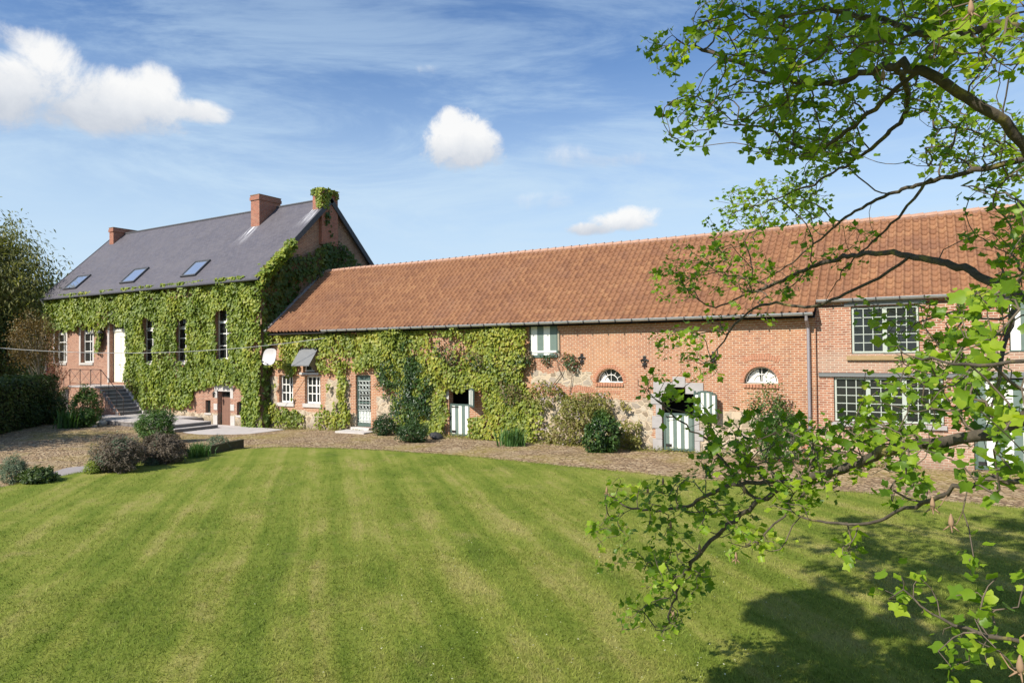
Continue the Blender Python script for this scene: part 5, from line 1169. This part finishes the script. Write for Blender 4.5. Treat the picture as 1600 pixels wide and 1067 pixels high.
def hedge():
    r2 = np.random.default_rng(120); A, B = np.array([-35.5, -9.9]), np.array([-41.1, -4.4]); N = 15000; s_ = r2.uniform(-.35, 1, N); f = r2.random(N)
    d = (B-A)/np.linalg.norm(B-A); nn = np.array([d[1], -d[0]]); nn = nn if nn@np.array([1, -1.]) > 0 else -nn
    H = 2.35+.3*(fbm(s_*9, 0*s_, 0, 3, 2)-.5); w = .75; side = r2.integers(0, 3, N); off = np.where(side == 0, w, np.where(side == 1, -w, r2.uniform(-w, w, N))); z = np.where(side == 2, H, r2.uniform(0, 1, N)*H)
    off = off*(.9+.3*fbm(s_*14, z*2, 0, 5, 2)); z = z+r2.normal(0, .04, N)
    C = np.stack([A[0]+(B[0]-A[0])*s_+nn[0]*off, A[1]+(B[1]-A[1])*s_+nn[1]*off, np.maximum(z, .03)], 1)+r2.normal(0, .06, (N, 3))
    Nn = np.stack([nn[0]*off, nn[1]*off, np.where(side == 2, 1.0, .3)], 1)+r2.normal(0, .45, (N, 3)); D = r2.normal(0, 1, (N, 3))
    tt = thing('clipped_hedge', 'long clipped dark hedge in shade at the left edge', 'hedge', (-39, -6.6, 0)); leaf_mesh('foliage', C, Nn, D, r2.uniform(.09, .2, N), OVAL, M['hedge'], tt)
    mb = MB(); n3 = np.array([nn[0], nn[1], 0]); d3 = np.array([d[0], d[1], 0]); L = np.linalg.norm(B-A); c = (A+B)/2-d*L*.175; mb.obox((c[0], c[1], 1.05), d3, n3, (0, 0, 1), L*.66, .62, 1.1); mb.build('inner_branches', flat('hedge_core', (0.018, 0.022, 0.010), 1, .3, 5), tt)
hedge()
for i, (pb, yb, hw_, tp, lab) in enumerate(((70, 663, 24, 618, 'shaded dark shrub in front of the hedge left of the iris clump'), (26, 668, 28, 628, 'shaded dark shrub in front of the hedge near the left edge'), (96, 648, 18, 606, 'dark green shrub under the stair landing beside the hedge end'))):
    bush('garden_shrub', lab, 'shrub', pb, yb, hw_, tp, 3000, .11, M['hedge'], seed=130+i, group='shrubs in the left garden')

# ------------------------------------------------------------------ tulip tree in the foreground
def tulip_tree():
    r2 = np.random.default_rng(501)
    TR = np.array([1.7, -18.0, 0.0])
    tt = thing('tulip_tree', 'tulip tree with lobed bright green leaves reaching in from the right foreground', 'tree', tuple(TR))
    pos, par, rad_, plen, isl = [], [], [], [], []
    def add(p, pa, r, l=1):
        pos.append(np.array(p, float)); par.append(pa); rad_.append(r); plen.append(0 if pa < 0 else plen[pa]+np.linalg.norm(pos[-1]-pos[pa])); isl.append(l); return len(pos)-1
    trunk = spline([TR+np.array([0, 0, -.1]), TR+np.array([.05, 0, 2.5]), TR+np.array([-.1, .1, 5.5]), TR+np.array([-.3, .1, 8.2]), TR+np.array([-.2, .2, 10.2])], 14)
    last = -1; tn = []
    for i, p_ in enumerate(trunk): last = add(p_, last, .26*(1-i/len(trunk))**.8+.02); tn.append(last)
    def limb(pts, r0, r1, zatt=None, start=None):
        """pts (px,py,depth) from the trunk side outwards"""
        W3 = [at_d(*q) for q in pts]
        if zatt is not None:
            j = tn[int(np.argmin([abs(pos[k][2]-zatt) for k in tn]))]; W3 = [pos[j], (pos[j]*.45+W3[0]*.55)+np.array([0, 0, .12])]+W3
        else:
            j = int(np.argmin([np.linalg.norm(pos[k]-W3[0]) for k in range(len(pos))])); W3 = [pos[j]]+W3
        sp = spline(W3, 8); seg = np.linalg.norm(np.diff(sp, axis=0), axis=1).cumsum(); L = seg[-1]; q = j; acc = 0
        for k in range(1, len(sp)):
            if np.linalg.norm(sp[k]-pos[q]) < .05: continue
            f = seg[k-1]/L; q = add(sp[k]+r2.normal(0, .008, 3), q, r0*.7*(1-f)**.9+r1*.8)
    limb([(1640, 248, 4.4), (1568, 188, 4.3), (1496, 144, 4.3), (1436, 112, 4.3), (1380, 104, 4.5), (1300, 130, 4.8), (1210, 118, 5.2), (1130, 90, 5.6), (1050, 60, 6.0)], .052, .006, 5.2)
    limb([(1640, 40, 3.6), (1540, 40, 3.6), (1470, 60, 3.7), (1400, 40, 3.9), (1310, 20, 4.2), (1200, 25, 4.6)], .03, .005, 5.6)
    limb([(1640, 240, 5.6), (1560, 258, 5.8), (1487, 275, 6.2), (1417, 294, 6.8), (1362, 317, 7.3), (1307, 352, 7.9), (1237, 410, 8.6), (1170, 450, 9.2)], .042, .006, 4.6)
    limb([(1447, 287, 6.4), (1407, 335, 6.4), (1370, 372, 6.5), (1327, 412, 6.7), (1290, 467, 7.0)], .018, .004)
    limb([(1660, 500, 4.6), (1597, 462, 4.8), (1560, 442, 5.0), (1487, 415, 5.4), (1425, 399, 5.8), (1350, 396, 6.4), (1282, 412, 7.1), (1212, 442, 7.8), (1120, 480, 8.4)], .055, .006, 3.6)
    limb([(1420, 402, 5.8), (1380, 432, 5.9), (1322, 457, 6.2), (1270, 480, 6.5), (1180, 480, 7.0), (1110, 560, 7.4)], .014, .003)
    limb([(1590, 470, 4.7), (1580, 510, 4.5), (1566, 545, 4.3), (1558, 610, 4.1), (1540, 660, 4.0)], .026, .006)
    limb([(1680, 600, 3.1), (1600, 655, 3.3), (1548, 676, 3.4), (1460, 692, 3.7), (1390, 703, 3.9), (1338, 725, 4.2), (1246, 753, 4.7), (1185, 784, 5.0), (1132, 825, 5.3), (1084, 876, 5.6), (1062, 915, 5.8), (1040, 985, 6.0)], .026, .005, 2.8)
    limb([(1158, 755, 5.1), (1110, 695, 5.2), (1060, 655, 5.3), (1015, 615, 5.4), (992, 588, 5.4)], .010, .003)
    limb([(1272, 747, 4.6), (1206, 753, 5.0), (1128, 762, 5.4), (1066, 793, 5.8), (988, 793, 6.2), (946, 770, 6.4)], .014, .003)
    limb([(1272, 749, 4.6), (1224, 806, 4.8), (1180, 854, 4.9)], .012, .003)
    limb([(1680, 760, 2.9), (1600, 748, 3.0), (1522, 758, 3.1), (1447, 782, 3.4), (1382, 808, 3.7), (1320, 817, 4.0), (1257, 810, 4.3)], .026, .005, 2.3)
    limb([(1324, 818, 4.0), (1326, 845, 4.0), (1324, 872, 4.0)], .006, .003)
    limb([(1700, 1030, 2.3), (1600, 1000, 2.5), (1520, 985, 2.7), (1450, 955, 2.9), (1415, 932, 3.0)], .012, .003, 1.9)
    limb([(1700, 380, 3.0), (1620, 330, 3.3), (1560, 300, 3.6), (1500, 290, 4.0)], .014, .004, 4.0)
    limb([(1690, 560, 2.2), (1600, 560, 2.3), (1520, 570, 2.5), (1450, 560, 2.8), (1390, 540, 3.2)], .012, .003, 3.0)
    limb([(1436, 112, 4.3), (1390, 150, 4.5), (1340, 190, 4.8), (1270, 235, 5.4), (1190, 200, 5.8), (1110, 190, 6.2), (1050, 165, 6.4)], .016, .003)
    limb([(1400, 106, 4.5), (1420, 160, 5.0), (1385, 210, 5.4), (1320, 260, 6.2), (1240, 300, 7.4), (1150, 330, 8.2)], .016, .003)
    # off frame limbs carry the rest of the crown
    def limb3(tip, z, r0): 
        j = tn[int(np.argmin([abs(pos[k][2]-z) for k in tn]))]; tip = np.array(tip, float); sp = spline([pos[j], (pos[j]+tip)/2+np.array([0, 0, .4]), tip], 8); q = j
        for k in range(1, len(sp)): q = add(sp[k], q, r0*(1-k/len(sp))+.006)
    for tip, z, r0 in (((-3.2, -21.5, 8.2), 5.4, .06), ((-2.6, -23.6, 7.4), 4.8, .05), ((.2, -23.8, 8.8), 6, .05), ((-3.6, -18.6, 9.3), 6.6, .05), ((4.6, -16, 6.5), 4, .06), ((3.6, -20.5, 7.5), 5, .06), ((-.6, -20.2, 9.2), 6.6, .05), ((-1.5, -17.5, 9.8), 7.2, .05), ((.6, -14.9, 8.8), 6, .05), ((2.6, -16, 10.6), 8, .04), ((4.4, -18.5, 5), 3, .05), ((3.2, -14.6, 5.6), 3.6, .05)): limb3(tip, z, r0)
    # foliage attractors: ellipses in the photo with a depth range (the crown as it hangs in space)
    EL = [(1040, 85, 40, 45, 5.6, 6.6, 26), (1080, 185, 48, 50, 4.6, 6.2, 44), (1150, 60, 90, 70, 4.2, 6.4, 100), (1280, 60, 110, 75, 3.4, 7.0, 190), (1420, 40, 120, 60, 3.0, 6.5, 160), (1540, 60, 90, 80, 2.8, 6.5, 120),
          (1180, 150, 80, 60, 4.2, 6.4, 90), (1290, 180, 75, 60, 4.4, 7.0, 100), (1300, 240, 50, 36, 5.5, 8.0, 70), (1225, 225, 60, 30, 4.6, 6.6, 50), (1200, 320, 85, 40, 7.2, 9.4, 120), (1265, 300, 45, 40, 7.0, 9.0, 60), (1150, 350, 50, 26, 8.0, 9.4, 40),
          (1530, 210, 80, 60, 5.2, 8.0, 110), (1470, 250, 60, 22, 6.2, 8.0, 30), (1580, 250, 40, 40, 5, 7.5, 40), (1545, 300, 50, 26, 4.5, 6, 16), (1585, 390, 30, 80, 3.6, 5.2, 50), (1540, 360, 45, 30, 4.5, 6, 16), (1420, 150, 60, 40, 4.5, 7, 50),
          (1120, 415, 95, 45, 7.2, 9.4, 100), (1060, 440, 45, 35, 8.0, 9.5, 40), (1200, 440, 70, 30, 7, 8.6, 50), (1310, 380, 60, 40, 6.4, 7.4, 26), (1150, 500, 60, 30, 7, 8.2, 20),
          (1060, 540, 45, 30, 6.8, 7.6, 34), (1110, 570, 30, 25, 7, 7.6, 14), (1050, 600, 50, 32, 4.8, 5.6, 18), (1080, 650, 40, 30, 4.8, 5.4, 12),
          (1480, 525, 75, 55, 3.4, 5.4, 55), (1545, 520, 60, 70, 2.6, 5.0, 55), (1390, 500, 60, 40, 4.2, 5.6, 18), (1500, 610, 100, 55, 2.8, 5.2, 70), (1400, 660, 90, 40, 3.4, 5.0, 50), (1400, 590, 70, 40, 3.6, 5, 18), (1570, 660, 40, 60, 1.9, 3.4, 13), (1330, 695, 90, 45, 3.8, 5.2, 70),
          (1230, 705, 90, 50, 4.4, 5.8, 80), (1165, 680, 60, 36, 4.6, 5.8, 34), (1130, 725, 60, 36, 4.8, 5.8, 36), (1480, 730, 100, 36, 2.8, 4.2, 30), (1560, 740, 50, 36, 2.4, 3.4, 14), (1250, 770, 80, 30, 4.2, 5.0, 40),
          (1060, 780, 70, 40, 5.4, 6.4, 60), (970, 775, 40, 25, 6.0, 6.6, 20), (1130, 800, 60, 40, 5.0, 5.8, 36), (1020, 850, 60, 50, 5.6, 6.6, 56), (1180, 850, 60, 22, 4.4, 5.0, 22), (1060, 900, 55, 40, 5.5, 6.3, 56), (960, 850, 40, 45, 6.0, 6.8, 26), (1020, 965, 60, 36, 5.8, 6.6, 32), (1320, 840, 20, 40, 3.8, 4.2, 8), (1410, 770, 50, 30, 3.2, 3.8, 14),
          (1420, 920, 45, 22, 2.8, 3.2, 8), (1500, 960, 70, 36, 2.4, 3.0, 12), (1560, 1010, 60, 50, 2.2, 2.8, 12), (1470, 1040, 60, 25, 2.5, 3.0, 5), (1580, 920, 30, 30, 2.6, 3.0, 5), (1540, 880, 40, 20, 2.8, 3.2, 3)]
    AT = []
    for (cx, cy, rx, ry, d0, d1, n) in EL:
        for _ in range(int(n*(.75 if (d0+d1)/2 < 4.0 else .98 if cy < 260 else .78 if (cy > 740 and cx < 1200) else .9))):
            a = r2.uniform(0, 6.28); q = math.sqrt(r2.random()); AT.append(at_d(cx+rx*q*math.cos(a), cy+ry*q*math.sin(a), r2.uniform(d0, d1)))
    nin = len(AT)
    VIS = np.array(AT); k = 0
    while k < 600:
        d = unit(r2.normal(0, 1, 3)); P = np.array([-.2, -19.4, 8.3])+d*np.array([4.3, 5.0, 3.2])*r2.uniform(.2, 1)**.4
        x, y, z = project(P)
        mg = 60+420/max(z, .3)
        if z > .15 and -mg < x < 1600+mg and -mg < y < 1067+mg: continue
        v_ = P-VIS; al_ = v_@SUN; pd = np.linalg.norm(v_-al_[:, None]*SUN, axis=1)
        if np.any((al_ > .4) & (pd < .38)): continue  # unseen clusters that would shade the leaves in view are left out
        if P[2] < 3.2 or np.linalg.norm(P-CAM) < 1.8 or P[1]+1.14*P[2] > -6.2: continue
        AT.append(P); k += 1
    SHP = [(1130, 1067), (1240, 1015), (1190, 950), (1300, 900), (1240, 850), (1330, 810), (1460, 825), (1600, 795), (1700, 790), (1750, 1067)]
    k = 0
    while k < 1050:                                       # unseen boughs of the tree, placed toward the sun to shape the lawn shade
        x, y = r2.uniform(1130, 1750), r2.uniform(790, 1067)
        if not inpoly(np.array([x]), np.array([y]), SHP)[0] or fbm(x/48, y/20, 0, 8, 2) < .50: continue
        G_ = hitZ(x, y, .04); P = G_+SUN/SUN[2]*r2.uniform(5.0, 10.0); x2, y2, z2 = project(P)
        mg = 60+420/max(z2, .3)
        if z2 > .15 and -mg < x2 < 1600+mg and -mg < y2 < 1067+mg: continue
        if np.linalg.norm(P-CAM) < 1.8: continue
        v_ = P-VIS; al_ = v_@SUN; pd = np.linalg.norm(v_-al_[:, None]*SUN, axis=1)
        if np.any((al_ > .4) & (pd < .38)) and r2.random() < .85: continue
        AT.append(P); k += 1
    AT = np.array(AT); NP0 = np.array(pos)
    dist0 = np.array([np.min(np.sum((NP0-a)**2, 1)) for a in AT]); order = np.argsort(dist0)
    cap = 60000; NPa = np.zeros((cap, 3)); NPa[:len(pos)] = NP0; PL = np.zeros(cap); PL[:len(pos)] = plen; nn = len(pos); tips = []
    ok = np.ones(cap, bool); ok[:len(tn)] = False
    for ai in order:
        a = AT[ai]; dd = np.linalg.norm(NPa[:nn]-a, axis=1); cost = dd+.10*PL[:nn]; cost[~ok[:nn]] += 1.5; j = int(np.argmin(cost)); D = dd[j]
        if D > (1.9 if ai < nin else 3.0): continue
        pj = NPa[j]; gp = par[j]; dirj = unit(pj-NPa[gp]) if gp >= 0 else np.array([0, 0, 1.])
        ctrl = pj+dirj*D*.35+(a-pj)*.25+r2.normal(0, .07*D, 3)+np.array([0, 0, -.06*D]); n = max(2, int(D/.09)); q = j
        for k in range(1, n+1):
            u = k/n; p_ = (1-u)**2*pj+2*u*(1-u)*ctrl+u*u*a+(r2.normal(0, .010, 3) if k < n else 0)
            q = add(p_, q, 0, 0); NPa[nn] = p_; PL[nn] = plen[q]; nn += 1
        tips.append((q, ai))
    N = len(pos); cnt = np.zeros(N); ch = [[] for _ in range(N)]
    for q, _ in tips: cnt[q] += 1
    for i in range(N-1, 0, -1):
        if par[i] >= 0: cnt[par[i]] += cnt[i]; ch[par[i]].append(i)
    R = np.array([max(rad_[i], .0022*max(cnt[i], 1)**.42) if isl[i] else min(.0022*max(cnt[i], 1)**.38, .009) for i in range(N)])
    for i in range(1, N):
        if R[i] > R[par[i]] and par[i] >= 0: R[i] = R[par[i]]
    big, small = MB(), MB(); started = [(0, None)]; stack = [0]; done = set()
    heads = [(0, -1)]
    while heads:
        h, p0 = heads.pop(); chain = ([p0] if p0 >= 0 else [])+[h]; c = h
        while ch[c]:
            nx = max(ch[c], key=lambda k: (R[k]*(3 if isl[k] else 1), cnt[k]))
            for o_ in ch[c]:
                if o_ != nx: heads.append((o_, c))
            chain.append(nx); c = nx
        rr = [min(R[k], R[h]) for k in chain]; tgt = big if max(rr) > .009 else small
        if len(chain) > 1: tgt.tube([pos[k] for k in chain], rr, 10 if max(rr) > .03 else 6 if tgt is big else 4, cap=False)
    big.keep = small.keep = 1
    tr_ = big.build('trunk', M['bark'], tt, smooth=True); small.build('twigs', M['stem'], tt, smooth=True)
    # leaves
    C, Nn, D, Sz = [], [], [], []
    for q, ai in tips:
        p_ = pos[q]; g = unit(p_-pos[par[q]]); m_ = r2.integers(3, 6); off = ai >= nin
        for k in range(m_ if not off else 7):
            dr = unit(g*.6+r2.normal(0, .75, 3)+np.array([0, 0, .1])); pet = r2.uniform(.02, .07) if not off else r2.uniform(.02, .25)
            C.append(p_+dr*pet-g*r2.uniform(0, .09)); Nn.append(r2.normal(0, .5, 3)+np.array([-.1, -.25, .75])); D.append(dr+np.array([0, 0, -.25])); Sz.append(r2.choice([.6, .8, 1.0, 1.25, 1.5])*r2.uniform(.038, .07)*(.85 if np.linalg.norm(p_-CAM) > 5.2 else .80) if not off else r2.uniform(.11, .17))
    # leaves along twigs too
    tw = [i for i in range(N) if not isl[i] and cnt[i] <= 3]
    for i in tw:
        if r2.random() < .13:
            dr = unit(r2.normal(0, 1, 3)+np.array([0, 0, .3])); C.append(pos[i]+dr*.03); Nn.append(r2.normal(0, .5, 3)+np.array([-.1, -.25, .75])); D.append(dr+np.array([0, 0, -.2])); Sz.append(r2.uniform(.025, .06))
    leaf_mesh('crown', np.array(C), np.array(Nn), np.array(D), np.array(Sz), TUL, M['tulip'], tt)
    # dry seed cones
    for (px_, py_, dp) in ((1486, 815, 3.0), (1594, 1040, 2.2), (1517, 14, 2.6), (948, 766, 6.3), (1163, 765, 5.0), (1036, 752, 6.0), (1150, 870, 4.8), (1093, 856, 5.5), (1380, 118, 3.6), (1048, 820, 6), (1052, 958, 5.9), (1302, 352, 7.6), (1610, 980, 2.4), (1457, 788, 3.2), (1012, 765, 6.1)):
        P = at_d(px_, py_, dp); NPf = np.array(pos); j = int(np.argmin(np.linalg.norm(NPf-P, axis=1))); s_ = .012
        mb = MB(); mb.lathe(P, [(.002, -.024), (.008, -.019), (s_, -.006), (s_*.9, .006), (.007, .022), (.002, .036)], 7); mb.tube([P-np.array([0, 0, .03]), (P+pos[j])/2-np.array([0, 0, .03]), pos[j]], .0025, 4)
        for k in range(4): an = k*1.6; mb.tube([P+np.array([.008*math.cos(an), .008*math.sin(an), -.02]), P+np.array([.03*math.cos(an), .03*math.sin(an), -.04])], [.004, .002], 4)
        mb.build('seed_cone', M['seed'], tt, smooth=True)
    print('tulip leaves', len(C), 'nodes', N, 'tips', len(tips))
tulip_tree()
